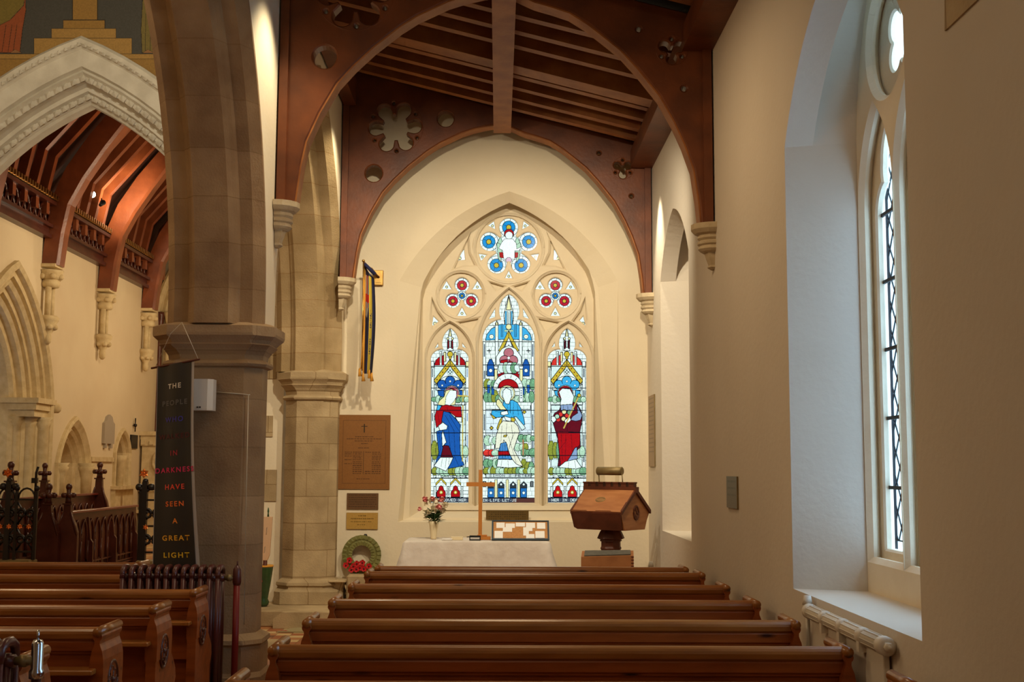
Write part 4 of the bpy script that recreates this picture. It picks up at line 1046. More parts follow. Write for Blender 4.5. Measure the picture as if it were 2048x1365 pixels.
def principal(y, lab, first_):
    e = empty('principal_rib', (XC, y, 4.78)); tag(e, lab, 'roof rib')
    mb = MB(); prof = [(.0, .0, .26), (.04, .5, .27), (.10, 1.0, .30), (.30, 1.5, .34), (.62, 2.0, .34), (1.1, 2.6, .30), (1.7, 3.2, .30), (2.1, 3.42, .30)]
    rings = []
    for i, (x, z, d) in enumerate(prof):
        a, b = prof[max(0, i-1)], prof[min(len(prof)-1, i+1)]; tx, tz = b[0]-a[0], b[1]-a[1]; L = math.hypot(tx, tz); nx, nz = tz/L, -tx/L
        rings.append([(x, -.14, z), (x, .14, z), (x+nx*(d-.04), .14, z+nz*(d-.04)), (x+nx*d, .10, z+nz*d), (x+nx*d, -.10, z+nz*d), (x+nx*(d-.04), -.14, z+nz*(d-.04))])
    mb.loft(rings); mb.build('curved_brace', M['chroof'], e)
    return e
def wall_shaft(y, lab):
    e = empty('corbel_shaft', (XC, y, 3.53)); tag(e, lab, 'corbel')
    q = MB(); q.box(0, .22, -.17, .17, 1.20, 1.25); q.lathe([(.14, .0), (.16, .05), (.17, .10), (.19, .14)], .10, 0, 14, cz=1.02); q.lathe([(.12, .9), (.14, .95), (.12, 1.02)], .10, 0, 14)
    for a in range(7): q.ball((.10+.15*math.cos(a*PI/3-PI), .15*math.sin(a*PI/3-PI), 1.06), .05, 8)
    q.build('capital', M['chstone'], e)
    for s_ in (-.075, .075):
        q = MB(); q.lathe([(.045, .45), (.045, .92)], .10, s_, 10); q.build('shaft', M['chstone'], e)
    q = MB(); q.lathe([(.02, .02), (.05, .05), (.06, .12), (.05, .18), (.10, .26), (.13, .30), (.12, .34), (.15, .38), (.16, .43), (.13, .46)], .09, 0, 12)
    for a in range(6): q.ball((.10+.1*math.cos(a*PI/3), .1*math.sin(a*PI/3), .28), .045, 8)
    q.build('bracket', M['chstone'], e)
for y, l in ((18.12, 'nearest'), (20.65, 'middle'), (23.2, 'farthest')):
    principal(y, 'curved main timber of the chancel roof, %s of three above carved shafts' % l, 0)
    wall_shaft(y, 'paired carved wall shaft carrying the %s curved chancel timber' % l)
principal(15.6, 'curved main timber of the chancel roof hidden behind the chancel arch', 0)
for a, b, l in ((14.5, 15.44, 'hidden behind the chancel arch'), (15.76, 17.96, 'left of the nearest curved timber'), (18.28, 20.49, 'between the nearest and middle curved timbers'), (20.81, 23.04, 'between the middle and farthest curved timbers')):
    e = empty('carved_cornice', (XC, (a+b)/2, 5.17)); tag(e, 'dark pierced timber cornice '+l, 'cornice'); h = (b-a)/2
    q = MB(); q.box(0, .14, -h, h, 0, .06); q.box(0, .10, -h, h, .06, .20); q.box(0, .16, -h, h, .16, .21); q.box(0, .05, -h, h, .2, .50); q.box(0, .2, -h, h, .5, .56); q.build('moulding', M['stall'], e)
    q = MB(); n = max(3, int((b-a)/.20)); st = (b-a)/n
    for k in range(n):
        yy = -h+st*(k+.5); q.tube([(.09, yy+st*.4*math.cos(t), .355+.12*math.sin(t)) for t in np.linspace(0, 2*PI, 15)], .022, 6)
    q.build('ring_frieze', M['stall'], e)
    q = MB(); q.box(.02, .22, -h, h, .57, .60)
    for k in range(int((b-a)/.1)): q.box(.18, .24, -h+.02+k*.1, -h+.07+k*.1, .58, .65)
    q.build('gilded_cresting', M['brass'], e)
def spot(name, loc, aim, label, r=.05, L=.13):
    e = empty(name, loc); tag(e, label, 'lamp'); d = (Vector(aim)-Vector(loc)).normalized()
    q = MB(); q.tube([-d*L, -d*.02, d*.0], [r*.55, r*.9, r], 14); q.build('lamp_housing', M['black'], e)
    q = MB(); q.tube([d*.0005, d*.004], r*.85, 14); q.build('lens', lensm, e)
    q = MB(); q.tube([-d*L*.6, -d*L*.6+Vector((0, .0, .10))], .009, 6); q.build('bracket', M['black'], e)
    return e
lensm = bpy.data.materials.new('lit_lamp_lens'); lensm.use_nodes = True
lensm.node_tree.nodes['Principled BSDF'].inputs['Emission Color'].default_value = (1, .9, .7, 1); lensm.node_tree.nodes['Principled BSDF'].inputs['Emission Strength'].default_value = 12
spot('spotlight', at(1293, 254, X=1.58), (1.70, 12.3, 3.0), 'black spotlight fixed to the wall plate above the far recess', .07, .16)
spot('spotlight', at(206, 405, Y=19.7), (-6.6, 21, 7), 'black spotlight on the chancel cornice', .05)
spot('spotlight', at(184, 389, Y=19.5), (-5, 15, 3), 'glowing white spotlight on the chancel cornice', .07)

# ---- aisle roof
ZR = lambda x: 5.72-.25*(x-.15)
rf = MB(); rf.loft([[(x, y, ZR(x)+dz) for x, dz in ((-1.9, .15), (2.3, .15), (2.3, .3), (-1.9, .3))] for y in (-4.3, 14.2)])
struct(rf.build('ceiling', M['boards']), 'dark boarding of the sloping aisle roof', 'ceiling')
def raft(y, w, dz, name='rafter'):
    q = MB(); q.loft([[(x, -w/2, ZR(x)-dz), (x, w/2, ZR(x)-dz), (x, w/2, ZR(x)+.16), (x, -w/2, ZR(x)+.16)] for x in (-1.80, 1.80)]); o = q.build(name, M['rafter']); o.location = (0, y, 0); return o
r1 = raft(0, .10, 0)
ys = [8.2, 8.6, 9.05, 10.24, 10.62, 11.0, 11.86, 12.24, 12.62, 12.99]
for i, y in enumerate(ys):
    o = r1 if i == 0 else copy_tree(r1); o.location = (0, y, 0); tag(o, 'plain sloping rafter of the aisle roof', 'rafter', 'rafters of the aisle roof')
o = raft(11.45, .24, .07, 'principal_rafter'); tag(o, 'broad sloping rafter halfway between the two roof trusses', 'rafter')
q = MB(); q.box(-.10, .10, 8.0, 13.35, 5.55, 5.95); o = q.build('ridge_purlin', M['rafter']); o.location = (.025, 0, 0); tag(o, 'long straight beam running down the middle of the aisle roof', 'beam')
q = MB(); q.box(1.50, 1.76, -4, 13.3, 5.14, 5.34); tag(q.build('wall_plate', M['truss']), 'timber wall plate along the top of the outer wall', 'beam')
q = MB(); q.box(-1.80, -1.66, -4, 13.3, 5.85, 6.15); tag(q.build('wall_plate', M['truss']), 'timber wall plate along the arcade wall', 'beam')

# trusses
ZTR = 9.45
near = [(588, 400), (598.6, 331), (610, 281), (637, 223), (672, 164), (704, 129), (745, 91), (798, 50), (833, 28), (895, -1), (930, -12), (970, -21), (1002, -24), (1035, -16), (1070, 0), (1105, 10), (1141, 22), (1176, 44), (1217, 76), (1243, 97), (1278, 135), (1322, 190), (1352, 243), (1372, 287), (1390, 337), (1400, 400), (1405, 446)]
inner = xz(near, ZTR)
zl, zr = at(588, 403, Y=ZTR).z, at(1405, 447, Y=ZTR).z
inner[0] = (inner[0][0], zl); inner[-1] = (inner[-1][0], zr)
outl = [(-1.81, zl)] + inner + [(1.735, zr), (1.735, ZR(1.735)+.1), (-1.81, ZR(-1.81)+.1)]
k_ = 13.4/9.45
far2 = lambda x, y: xz([(996+(x-996)*k_, 937+(y-937)*k_)], ZTR)[0]
pxm = ZTR/2370*k_
holes = []
cx, cz = far2(793.6, 265); holes.append(foil(cx, cz, 27*pxm, 39*pxm, 15*pxm, 6, math.radians(4), 160))
small = []
for fx, fy, r in ((893, 249, 16.5), (751, 355, 17.5)): h_ = far2(fx, fy); holes.append(circ(h_[0], h_[1], r*pxm, 24))
for k in range(6):
    a = math.radians(34+60*k); small.append((cx+50*pxm*math.cos(a), cz+50*pxm*math.sin(a), 3.2*pxm))
tx, tz = far2(1242, 346); holes.append(foil(tx, tz, 7.5*pxm, 12.5*pxm, 8*pxm, 3, -PI/2, 90))
for k in range(3):
    a = PI/2+2*PI*k/3; small.append((tx+17.5*pxm*math.cos(a), tz+17.5*pxm*math.sin(a), 2.8*pxm))
h_ = far2(1195, 316); small.append((h_[0], h_[1], 4*pxm)); h_ = far2(1259, 400); small.append((h_[0], h_[1], 4.2*pxm))
for x, z, r in small: holes.append(circ(x, z, r, 12))
def truss(y, lab):
    e = empty('roof_truss', (0, y, 0)); tag(e, lab, 'roof truss')
    q = MB(); q.add(*plate([outl]+holes, 'XZ', .085, .13, .012)); q.build('spandrel_board', M['truss'], e)
    q = MB(); rings = []
    for i, (x, z) in enumerate(inner):
        a, b = inner[max(0, i-1)], inner[min(len(inner)-1, i+1)]; tx_, tz_ = b[0]-a[0], b[1]-a[1]; L = math.hypot(tx_, tz_); nx, nz = -tz_/L, tx_/L
        rings.append([(x+nx*.0, .03, z+nz*.0), (x+nx*.014, .045, z+nz*.014), (x+nx*.014, .20, z+nz*.014), (x-nx*.012, .20, z-nz*.012), (x-nx*.012, .03, z-nz*.012)])
    q.loft(rings); q.build('arch_rib', M['rafter'], e)
    q = MB()
    for (c0, c1, rr_) in ((cx, cz, 57*pxm), (tx, tz, 23*pxm)): q.tube([(c0+rr_*math.cos(t), .022, c1+rr_*math.sin(t)) for t in np.linspace(0, 2*PI, 41)], .004, 5)
    q.build('incised_ring', M['truss'], e)
    q = MB(); q.box(-1.81, -1.74, -.02, .2, zl, 6.05); q.build('wall_post', M['truss'], e); q = MB(); q.box(1.665, 1.735, -.02, .2, zr, 5.25); q.build('wall_post', M['truss'], e)
    return e
truss(9.45, 'nearer arched oak roof truss pierced with foiled openings')
truss(13.33, 'farther arched oak roof truss against the east wall pierced with a six-lobed opening')
def corbel(x, y, s_, z, lab):
    """s_ = +1 grows towards +x from the wall"""
    e = empty('stone_corbel', (x, y, z)); tag(e, lab, 'corbel'); e.scale = (1, 1, .88)
    def half(name, rows):
        mb = MB(); rings = []
        for r, zz in rows: rings.append([(s_*0.0, -r, zz)]+[(s_*r*1.15*math.sin(PI*t/8), -r*math.cos(PI*t/8), zz) for t in range(1, 8)]+[(0, r, zz)])
        mb.loft(rings); return mb.build(name, M['corbel'], e)
    half('abacus', [(.165, 0), (.165, -.05), (.14, -.085), (.115, -.10)])
    half('moulded_bell', [(.115, -.10), (.12, -.13), (.105, -.15), (.12, -.165), (.12, -.185), (.105, -.20), (.115, -.23), (.10, -.25), (.08, -.265)])
    mb = MB(); rings = []
    for w, d, zz in ((.06, .085, -.26), (.055, .07, -.32), (.045, .05, -.38), (.05, .06, -.40), (.03, .03, -.42)): rings.append([(0, -w, zz), (s_*d*.7, -w, zz), (s_*d, 0, zz), (s_*d*.7, w, zz), (0, w, zz)])
    mb.loft(rings); mb.build('tail', M['corbel'], e)
for y, l in ((9.52, 'near'), (13.40, 'far')):
    corbel(-1.82, y, 1, zl-.002, 'moulded stone corbel on the arcade wall under the %s roof truss' % ('nearer' if l == 'near' else 'farther'))
    corbel(1.755, y, -1, zr-.002, 'moulded stone corbel on the outer wall under the %s roof truss' % ('nearer' if l == 'near' else 'farther'))
# ================================================================== PEWS
def bottle():
    """section of a bench end across its width (x,z), centred on x=0"""
    p = [(-.034, .56), (-.036, .66), (-.034, .72), (-.026, .765), (-.016, .79), (-.013, .80), (-.013, .808)]
    p += [(-.024*math.cos(t), .836+.024*math.sin(t)) for t in np.linspace(-.95, PI/2, 8)]
    return p+[(-x, z) for x, z in reversed(p)]
def pew(x0, x1, y, h, label, group, left_end=True, right_end=True, roundel=0):
    """back rail at y, seat in front (greater y)"""
    e = empty('pew', ((x0+x1)/2, y+.09, 0)); tag(e, label, 'pew', group)
    hw = (x1-x0)/2; dz = h-.88
    r = []
    for a in np.linspace(PI*1.1, -PI*.1, 11): r.append((.035*math.cos(a)+.0, h-.035+.035*math.sin(a)))
    r += [(.03, h-.06), (.015, h-.065), (-.022, h-.065), (-.032, h-.055)]
    q = MB(); q.prism(r, 'x', -hw+.03, hw-.03); q.build('top_rail', M['rail'], e)
    q = MB(); q.prism([(-.018, h-.065), (-.024, h-.075), (-.024, h-.118), (-.012, h-.127), (-.012, h-.135), (.02, h-.135), (.02, h-.065)], 'x', -hw+.03, hw-.03)
    q.box(-hw+.03, hw-.03, .0, .022, .42, h-.12); q.build('back_panel', M['pew'], e)
    q = MB(); q.box(-hw+.03, hw-.03, -.13, .0, .655+dz, .68+dz, .004); q.build('book_ledge', M['rail'], e)
    q = MB(); q.box(-hw+.03, hw-.03, .02, .40, .42, .45, .004); q.build('seat', M['rail'], e)
    q = MB(); q.box(-hw+.03, hw-.03, .05, .07, .0, .42); q.build('kick_board', M['pew'], e)
    for s_, on in ((-1, left_end), (1, right_end)):
        if not on: continue
        x = s_*(hw-.03)
        prof = [(-.055, 0), (-.055, .70+dz), (.258, .70+dz), (.25, .64+dz), (.27, .57+dz), (.33, .52+dz), (.385, .46), (.40, .40), (.36, .33), (.37, .1), (.42, 0)]
        q = MB(); q.prism(prof, 'x', x-.029, x+.029); q.prism([(x+u, w+dz) for u, w in bottle()], 'y', -.058, .262)
        be = q.build('bench_end', M['pew'], e)
        q = MB(); q.tube([(x, -.062, h-.02), (x, .275, h-.02)], .0245, 14); q.build('end_cap', M['rail'], be)
        if roundel and s_ == roundel:
            q = MB(); X = x+s_*.034; c = (.10, .60+dz)
            q.tube([(X, c[0]+.075*math.cos(t), c[1]+.095*math.sin(t)) for t in np.linspace(0, 2*PI, 25)], .009, 6)
            for k in range(4): q.tube([(X, c[0]+.032*math.cos(k*PI/2+.4)+.028*math.cos(t), c[1]+.04*math.sin(k*PI/2+.4)+.034*math.sin(t)) for t in np.linspace(0, 2*PI, 13)], .005, 5)
            q.ball((X, c[0], c[1]), .018, 8)
            q.build('carved_roundel', M['stall'], be)
    return e
G1 = 'varnished pews of the aisle'
names = ['frontmost aisle pew, just before the cloth-covered table', 'second aisle pew from the front', 'third aisle pew from the front', 'fourth aisle pew from the front', 'fifth aisle pew from the front',
         'sixth aisle pew from the front, level with the middle of the recessed window', 'seventh aisle pew from the front, beside the end of the white radiator', 'eighth aisle pew from the front, its rail cut by the bottom of the picture']
rows = [(10.30, .855), (9.48, .88), (8.47, .88), (7.49, .88), (6.51, .88), (5.55, .88), (4.61, .88), (3.66, .88)]
for (y, h), n in zip(rows, names): pew(-1.06, 1.655, y, h, 'long varnished pine pew, '+n if len(n) < 45 else n, G1)
G2 = 'varnished pews of the nave'
for y, x1, n, rd in ((10.25, -3.05, 'frontmost nave pew, behind the oxblood radiator', 0), (9.10, -2.78, 'second nave pew, ending at the side of the oxblood radiator', 0),
                 (8.03, -2.00, 'third nave pew, end carved with a roundel beside the oxblood radiator', 1), (7.10, -2.00, 'fourth nave pew, end carved with a roundel', 1),
                 (6.14, -2.00, 'fifth nave pew, end carved with a roundel', 1), (5.22, -2.04, 'nearest nave pew, mostly hidden by the near radiator', 0)):
    pew(-6.2, x1, y, .88, n, G2, True, True, rd)

# ---- cast iron radiators
def iron_radiator(x0, x1, y, label):
    n = max(2, round((x1-x0)/.062)); st = (x1-x0)/n
    e = empty('column_radiator', ((x0+x1)/2, y, 0)); tag(e, label, 'radiator')
    sec = None
    for k in range(n):
        xx = x0+st*(k+.5)-(x0+x1)/2
        if sec is None:
            q = MB()
            for yy in (-.08, .0, .08): q.tube([(0, yy, .10), (0, yy, .93)], .017, 8)
            q.tube([(0, -.085, .90), (0, -.07, .955), (0, -.03, .975), (0, .03, .975), (0, .07, .955), (0, .085, .90)], [.018, .020, .021, .021, .020, .018], 10)
            q.tube([(0, -.085, .14), (0, -.06, .10), (0, .06, .10), (0, .085, .14)], .024, 8)
            q.tube([(-st/2, 0, .90), (st/2, 0, .90)], .028, 8); q.tube([(-st/2, 0, .13), (st/2, 0, .13)], .028, 8)
            if True: q.box(-.02, .02, -.06, .06, .0, .09)
            sec = o = q.build('radiator_section', M['oxblood'], e)
        else:
            o = sec.copy(); C.objects.link(o); o.parent = e
        o.location = (xx, 0, 0)
    hw = (x1-x0)/2
    q = MB(); q.tube([(hw, 0, .90), (hw+.07, 0, .90)], .018, 10); q.tube([(hw+.02, 0, .90), (hw+.05, 0, .90)], .027, 6); q.build('valve_union', M['brassdull'], e)
    return e
a = iron_radiator(-2.72, -1.975, 8.74, 'oxblood cast iron column radiator in front of the near stone pier')
hw = (2.72-1.975)/2
q = MB(); q.tube([(hw+.09, 0, 0), (hw+.09, 0, .86)], .024, 12); q.build('feed_pipe', M['redpipe'], a)
q = MB(); q.tube([(hw+.09, 0, .85), (hw+.09, 0, .87), (hw+.09, 0, .96), (hw+.09, 0, .99)], [.026, .032, .030, .012], 12); q.tube([(hw+.09, 0, .98), (hw+.09, 0, 1.02)], .006, 6); q.build('valve', M['oxblood'], a)
b = iron_radiator(-2.75, -1.985, 5.02, 'near oxblood cast iron radiator at the bottom corner of the picture')
hw = (2.75-1.985)/2
q = MB(); q.tube([(hw+.09, 0, 0), (hw+.09, 0, .84)], .020, 12); q.build('feed_pipe', M['oxblood'], b)
q = MB(); q.tube([(hw+.09, 0, .83), (hw+.09, 0, .86), (hw+.09, 0, .87), (hw+.09, 0, .97), (hw+.09, 0, .985)], [.030, .030, .024, .024, .018], 14); q.tube([(hw+.09, 0, .98), (hw+.09, 0, 1.025)], .006, 6); q.build('valve', M['steel'], b)

# ---- white radiator under the window
e = empty('white_radiator', (1.708, 5.92, 0)); tag(e, 'white panel radiator with a ribbed top tube below the recessed window', 'radiator')
q = MB(); q.tube([(0, -.60, .93), (0, .66, .93)], .036, 12)
for k in range(10):
    t = 2*PI*k/10; q.tube([(.036*math.cos(t), -.60, .93+.036*math.sin(t)), (.036*math.cos(t), .62, .93+.036*math.sin(t))], .004, 4)
q.build('ribbed_tube', M['whitemetal'], e)
for yy in (-.32, .0, .32):
    q = MB(); q.tube([(0, yy-.035, .93), (0, yy+.035, .93)], .041, 14); q.box(-.035, .0, yy-.02, yy+.02, .86, .92); q.build('pipe_clamp', M['whitemetal'], e)
for yy in (-.61, .64):
    q = MB(); q.tube([(0, yy-.035, .93), (0, yy-.03, .93), (0, yy+.03, .93), (0, yy+.035, .93)], [.03, .042, .042, .03], 16); q.build('end_cap', M['whitemetal'], e)
q = MB(); q.tube([(0, -.645, .93), (0, -.675, .93)], .022, 6); q.tube([(0, -.67, .93), (0, -.685, .93)], .010, 8); q.build('bleed_nut', M['whitemetal'], e)
q = MB(); q.box(.0, .03, -.58, .62, .12, .90, .004)
q.build('panel', M['whitemetal'], e)
q = MB(); q.box(.02, .052, -.5, .55, .66, .70); q.box(.02, .052, -.5, -.45, .3, .7); q.box(.02, .052, .5, .55, .3, .7); q.build('wall_bracket', M['whitemetal'], e)
q = MB(); q.tube([(0, .70, .96), (0, .70, 1.01)], [.03, .02], 10); q.tube([(0, .70, .0), (0, .70, .97)], .012, 8); q.build('valve', M['whitemetal'], e)
for yy in (-.5, .5):
    q = MB(); q.box(0, .03, yy-.02, yy+.02, 0, .12); q.build('foot', M['whitemetal'], e)

# ================================================================== TABLE AND WHAT STANDS ON IT
TZ = .92
e = empty('table', (-.22, 13.15, 0)); tag(e, 'altar-like table standing under a white cloth before the window', 'table')
q = MB(); q.box(-.75, .75, -.32, .32, TZ-.04, TZ-.006); q.build('tabletop', M['box'], e)
for sx in (-1, 1):
    for sy in (-1, 1):
        q = MB(); q.box(sx*.68-.03, sx*.68+.03, sy*.27-.03, sy*.27+.03, 0, TZ-.04); q.build('leg', M['box'], e)
def cloth():
    x0, x1, y0, y1 = -.99, .55, 12.80, 13.48
    P_ = []; base = []
    segs = [((x0, y0), (x1, y0), 60), ((x1, y0), (x1, y1), 24), ((x1, y1), (x0, y1), 50), ((x0, y1), (x0, y0), 24)]
    for (a, b, n) in segs:
        for i in range(n): base.append((a[0]+(b[0]-a[0])*i/n, a[1]+(b[1]-a[1])*i/n))
    N = len(base); cxm, cym = (x0+x1)/2, (y0+y1)/2; rings = []
    def ring(z, fl, amp):
        r = []
        for i, (x, y) in enumerate(base):
            L = max(abs(x-cxm)/((x1-x0)/2), 0); Wd = abs(y-cym)/((y1-y0)/2)
            cor = max(0, min(L, Wd)-.86)/.14
            ox = (1 if x > cxm else -1)*(L > .999)*fl*(1.0+cor*2.2); oy = (1 if y > cym else -1)*(Wd > .999)*fl*(.25+cor*.6)
            wv = amp*(math.sin(i*.55)+.6*math.sin(i*1.3+1))
            if Wd > .999: oy += (1 if y > cym else -1)*abs(wv)
            if L > .999: ox += (1 if x > cxm else -1)*abs(wv)
            r.append((x+ox, y+oy, z))
        return r
    top = []
    for z, fl, am in ((TZ+.004, -.012, 0), (TZ, .0, 0), (TZ-.02, .006, .001), (TZ-.12, .012, .003), (TZ-.3, .03, .006), (TZ-.55, .06, .010), (TZ-.86, .085, .014)): rings.append(ring(z, fl, am))
    q = MB(); q.loft(rings, True, False, True); b0 = len(q.v)
    q.v += rings[0]; q.f.append(tuple(range(b0, b0+N))); q.sm.append(False)
    return q
o = cloth().build('tablecloth', M['cloth']); tag(o, 'white cloth draped over the table before the window', 'tablecloth')
so_ = o.modifiers.new('thick', 'SOLIDIFY'); so_.thickness = .003
TS = TZ+.004+.002
# wooden cross
e = empty('wooden_cross', (-.19, 13.05, TS)); tag(e, 'plain orange wood cross standing on the white tablecloth', 'cross')
q = MB(); q.box(-.02, .02, -.012, .012, .05, .755); q.build('upright', M['cross'], e)
q = MB(); q.box(-.155, .155, -.010, .010, .575, .62); q.build('crossbar', M['cross'], e)
q = MB(); q.box(-.045, .115, -.06, .06, 0, .035, .003); q.box(-.03, .075, -.04, .04, .035, .052, .003); q.build('stepped_base', M['cross'], e)
# vase of flowers
vx = at(867, 1078, Y=13.1).x
e = empty('flower_vase', (vx, 13.1, TS)); tag(e, 'tapered cream vase on the tablecloth holding the pink and white bouquet', 'vase')
q = MB(); q.lathe([(.030, 0), (.032, .01), (.036, .06), (.048, .15), (.056, .195), (.052, .195), (.044, .15), (.030, .06), (.0285, .02)], n=20); q.build('vase_body', M['vase'], e)
fl = empty('bouquet', (vx, 13.1, TS+.17)); tag(fl, 'bouquet of pink carnations, cream blooms and dark leaves', 'flowers')
rd = random.Random(5)
def bloom(name, m, c, r, petals=16):
    q = MB()
    for k in range(petals):
        a = rd.uniform(0, 2*PI); el = rd.uniform(-.5, 1.4); d = Vector((math.cos(a)*math.cos(el), math.sin(a)*math.cos(el), math.sin(el)))
        t1_ = d.cross(Vector((.3, .2, 1))).normalized(); t2_ = d.cross(t1_); p0 = Vector(c)+d*r*.3; w = r*.45
        p1 = Vector(c)+d*r*rd.uniform(.85, 1.1)
        q.add([p0-t1_*w*.3, p0+t1_*w*.3, p1+t1_*w+t2_*w*.2, p1+d*r*.08, p1-t1_*w-t2_*w*.2], [(0, 1, 2, 3, 4)])
    q.ball(c, r*.62, 8); return q.build(name, m, fl)
for (px, py, r, m) in ((849, 1001, .034, 'pink'), (864, 1000, .030, 'pink'), (883, 1002, .036, 'pink'), (879, 1016, .034, 'pink'), (839, 1020, .024, 'pink'),
                       (856, 1006, .040, 'ivory'), (872, 1005, .036, 'ivory'), (891, 1012, .036, 'ivory'), (868, 1022, .045, 'ivory'), (884, 1024, .038, 'ivory'), (858, 1026, .032, 'ivory'), (852, 1035, .026, 'ivory')):
    c = at(px, py, Y=13.06)-Vector((vx, 13.1, TS+.17)); c.y = rd.uniform(-.07, .03); bloom('flower_head', M[m], c, r*1.15, 26)
q = MB()
for k in range(60):
    a = rd.uniform(0, 2*PI); s_ = rd.uniform(.03, .10); z0 = rd.uniform(.0, .13); p0 = Vector((0, 0, z0*.5)); d = Vector((math.cos(a), math.sin(a)*.7, rd.uniform(-.1, .6))).normalized()
    p1 = p0+d*s_+Vector((0, 0, z0*.5)); s2 = d.cross(Vector((0, 0, 1))).normalized()*.016; p2 = p1+d*.05
    q.add([p0, p0+s2*.2, p1+s2, p2, p1-s2], [(0, 1, 2, 3, 4)])
q.build('leaves', M['green'], fl)
q = MB()
for k in range(9):
    a = 2*PI*k/9; q.tube([(0, 0, -.14), (.02*math.cos(a), .02*math.sin(a), .0), (.07*math.cos(a), .05*math.sin(a), .10)], .003, 5)
q.tube([(-.02, 0, .12), (-.005, 0, .24)], [.007, .002], 6); q.build('stems', M['green'], fl)
# small things on the cloth
px = at(893, 1078, Y=12.95)
e = MB(); e.box(-.05, .05, -.03, .03, 0, .006); e.box(-.045, .052, -.028, .03, .007, .013); e.tube([(-.05, -.03, .010), (.06, -.03, .010)], .008, 8)
o = e.build('paper_stack', M['paper']); o.location = (px.x, 12.95, TS); o.rotation_euler.z = .1; tag(o, 'folded white papers lying on the cloth right of the vase', 'paper')
px = at(914, 1078, Y=12.98)
e = MB(); e.box(-.065, .065, -.04, .04, 0, .035, .003); o = e.build('card_box', M['vase']); o.location = (px.x, 12.98, TS); tag(o, 'low cream box on the cloth behind the folded papers', 'box')
px = at(950, 1079, Y=12.92); e = empty('pen_holder', (px.x, 12.92, TS)); tag(e, 'small black desk holder with a pen at the foot of the cross', 'holder')
q = MB(); q.box(-.06, .06, -.035, .035, 0, .012); q.box(-.06, -.052, -.035, .035, .012, .045); q.box(.052, .06, -.035, .035, .012, .045); q.box(-.06, .06, .028, .035, .012, .05); q.box(-.06, .06, -.035, -.03, .035, .045); q.build('holder_frame', M['black'], e)
q = MB(); q.box(-.05, .05, -.025, .025, .013, .03); q.build('note_pad', M['paper'], e)
q = MB(); q.tube([(-.09, -.02, .035), (.03, -.02, .045)], .005, 6); q.build('pen', M['black'], e)
# notice board, leaning on a brown scalloped rest
bx = at(1041, 1080, Y=12.88).x
e = empty('notice_board', (bx, 12.88, TS)); tag(e, 'black framed cork board covered with white notes on the table', 'notice board')
tl = math.radians(52); up = Vector((0, math.cos(tl), math.sin(tl))); nn = Vector((0, -math.sin(tl), math.cos(tl))); Hh = .24
def slab(mb, u0, u1, v0, v1, t0, t1, tap=0):
    v = [Vector((u, 0, .004))+up*w+nn*t for t in (t0, t1) for u, w in ((u0+tap*v0, v0), (u1-tap*v0, v0), (u1-tap*v1, v1), (u0+tap*v1, v1))]
    mb.add(v, [(0, 3, 2, 1), (4, 5, 6, 7), (0, 1, 5, 4), (1, 2, 6, 5), (2, 3, 7, 6), (3, 0, 4, 7)])
q = MB(); slab(q, -.295, .295, 0, Hh-.0, .004, .012, .0); q.build('cork_sheet', M['cork'], e)
q = MB(); slab(q, -.31, .31, -.004, .012, .0, .022); slab(q, -.31, .31, Hh-.006, Hh+.006, .0, .022); slab(q, -.31, -.292, 0, Hh, 0, .022); slab(q, .292, .31, 0, Hh, 0, .022); q.build('frame', M['bluegrey'], e)
for k, (u, v, w, h_) in enumerate(((-.26, .15, .09, .07), (-.16, .15, .10, .06), (-.19, .10, .10, .06), (-.05, .17, .10, .05), (.06, .15, .10, .07), (.03, .11, .10, .05), (.18, .14, .09, .08), (-.28, .01, .09, .10), (.16, .02, .10, .09), (.03, .05, .06, .06), (.06, .01, .09, .06))):
    q = MB(); slab(q, u, u+w, v, v+h_, .013+k*.0004, .0136+k*.0004); q.build('note', M['paper'], e)
q = MB(); q.obox(Vector((0, .20, .09)), (.006, 0, 0), (0, .05, -.09), (0, .003, .003)); q.build('back_strut', M['box'], e)
e = empty('book_rest', (at(1041, 1060, Y=13.3).x, 13.3, TS)); tag(e, 'brown scalloped wooden rest standing behind the notice board', 'stand')
zz = at(1020, 1043, Y=13.3).z-TS
q = MB()
for u in (-.133, .133):
    q.prism([(u-.125, 0), (u+.125, 0), (u+.125, zz-.03), (u+.105, zz-.02), (u+.095, zz), (u-.095, zz), (u-.105, zz-.02), (u-.125, zz-.03)], 'y', -.01, .01)
q.build('back_board', M['lectdark'], e); q = MB(); q.box(-.26, .26, -.04, .04, 0, .02); q.build('foot', M['lectdark'], e)
# bronze plate on the sill wall
o = MB(); a, b = at(972, 1021, Y=13.9), at(1057.5, 1041, Y=13.9)
p = Paint(0, 0, b.x-a.x, a.z-b.z, 260, (.155, .095, .025)); p.lw = .001; p.cv = lambda x, y: (x, y); p.ld = (.07, .045, .015)
for k in range(4):
    for j in range(17): 
        if rd.random() < .8: p.rect(.03+j*.026, .018+k*.026, .03+j*.026+.017, .018+k*.026+.010, (.08, .05, .015), 0)
yb = 13.84
def tilted(p, name, label, cat, m, o_, u, v, th=.012):
    """painted face with a thin body behind"""
    u, v, o_ = Vector(u), Vector(v), Vector(o_); n = v.cross(u).normalized()
    W2, H2 = p.w/p.k, p.h/p.k
    e = empty(name, o_+u*W2/2+v*H2/2); tag(e, label, cat)
    f = p.build('face', m, e, rect_fn(-u*W2/2-v*H2/2, u, v))
    q = MB(); c = n*0
    q.obox(-n*(th/2+.0006), u*W2/2, v*H2/2, n*th/2); q.build('plate', M['brassdull'], e)
    return e
# inner window sill wall slopes back; fix the plate to a short upright
tilted(p, 'bronze_plate', 'long dull bronze inscription plate below the stained glass window', 'plaque', M['engraved'], (a.x, 13.905, a.z), (1, 0, 0), (0, .05, -1))

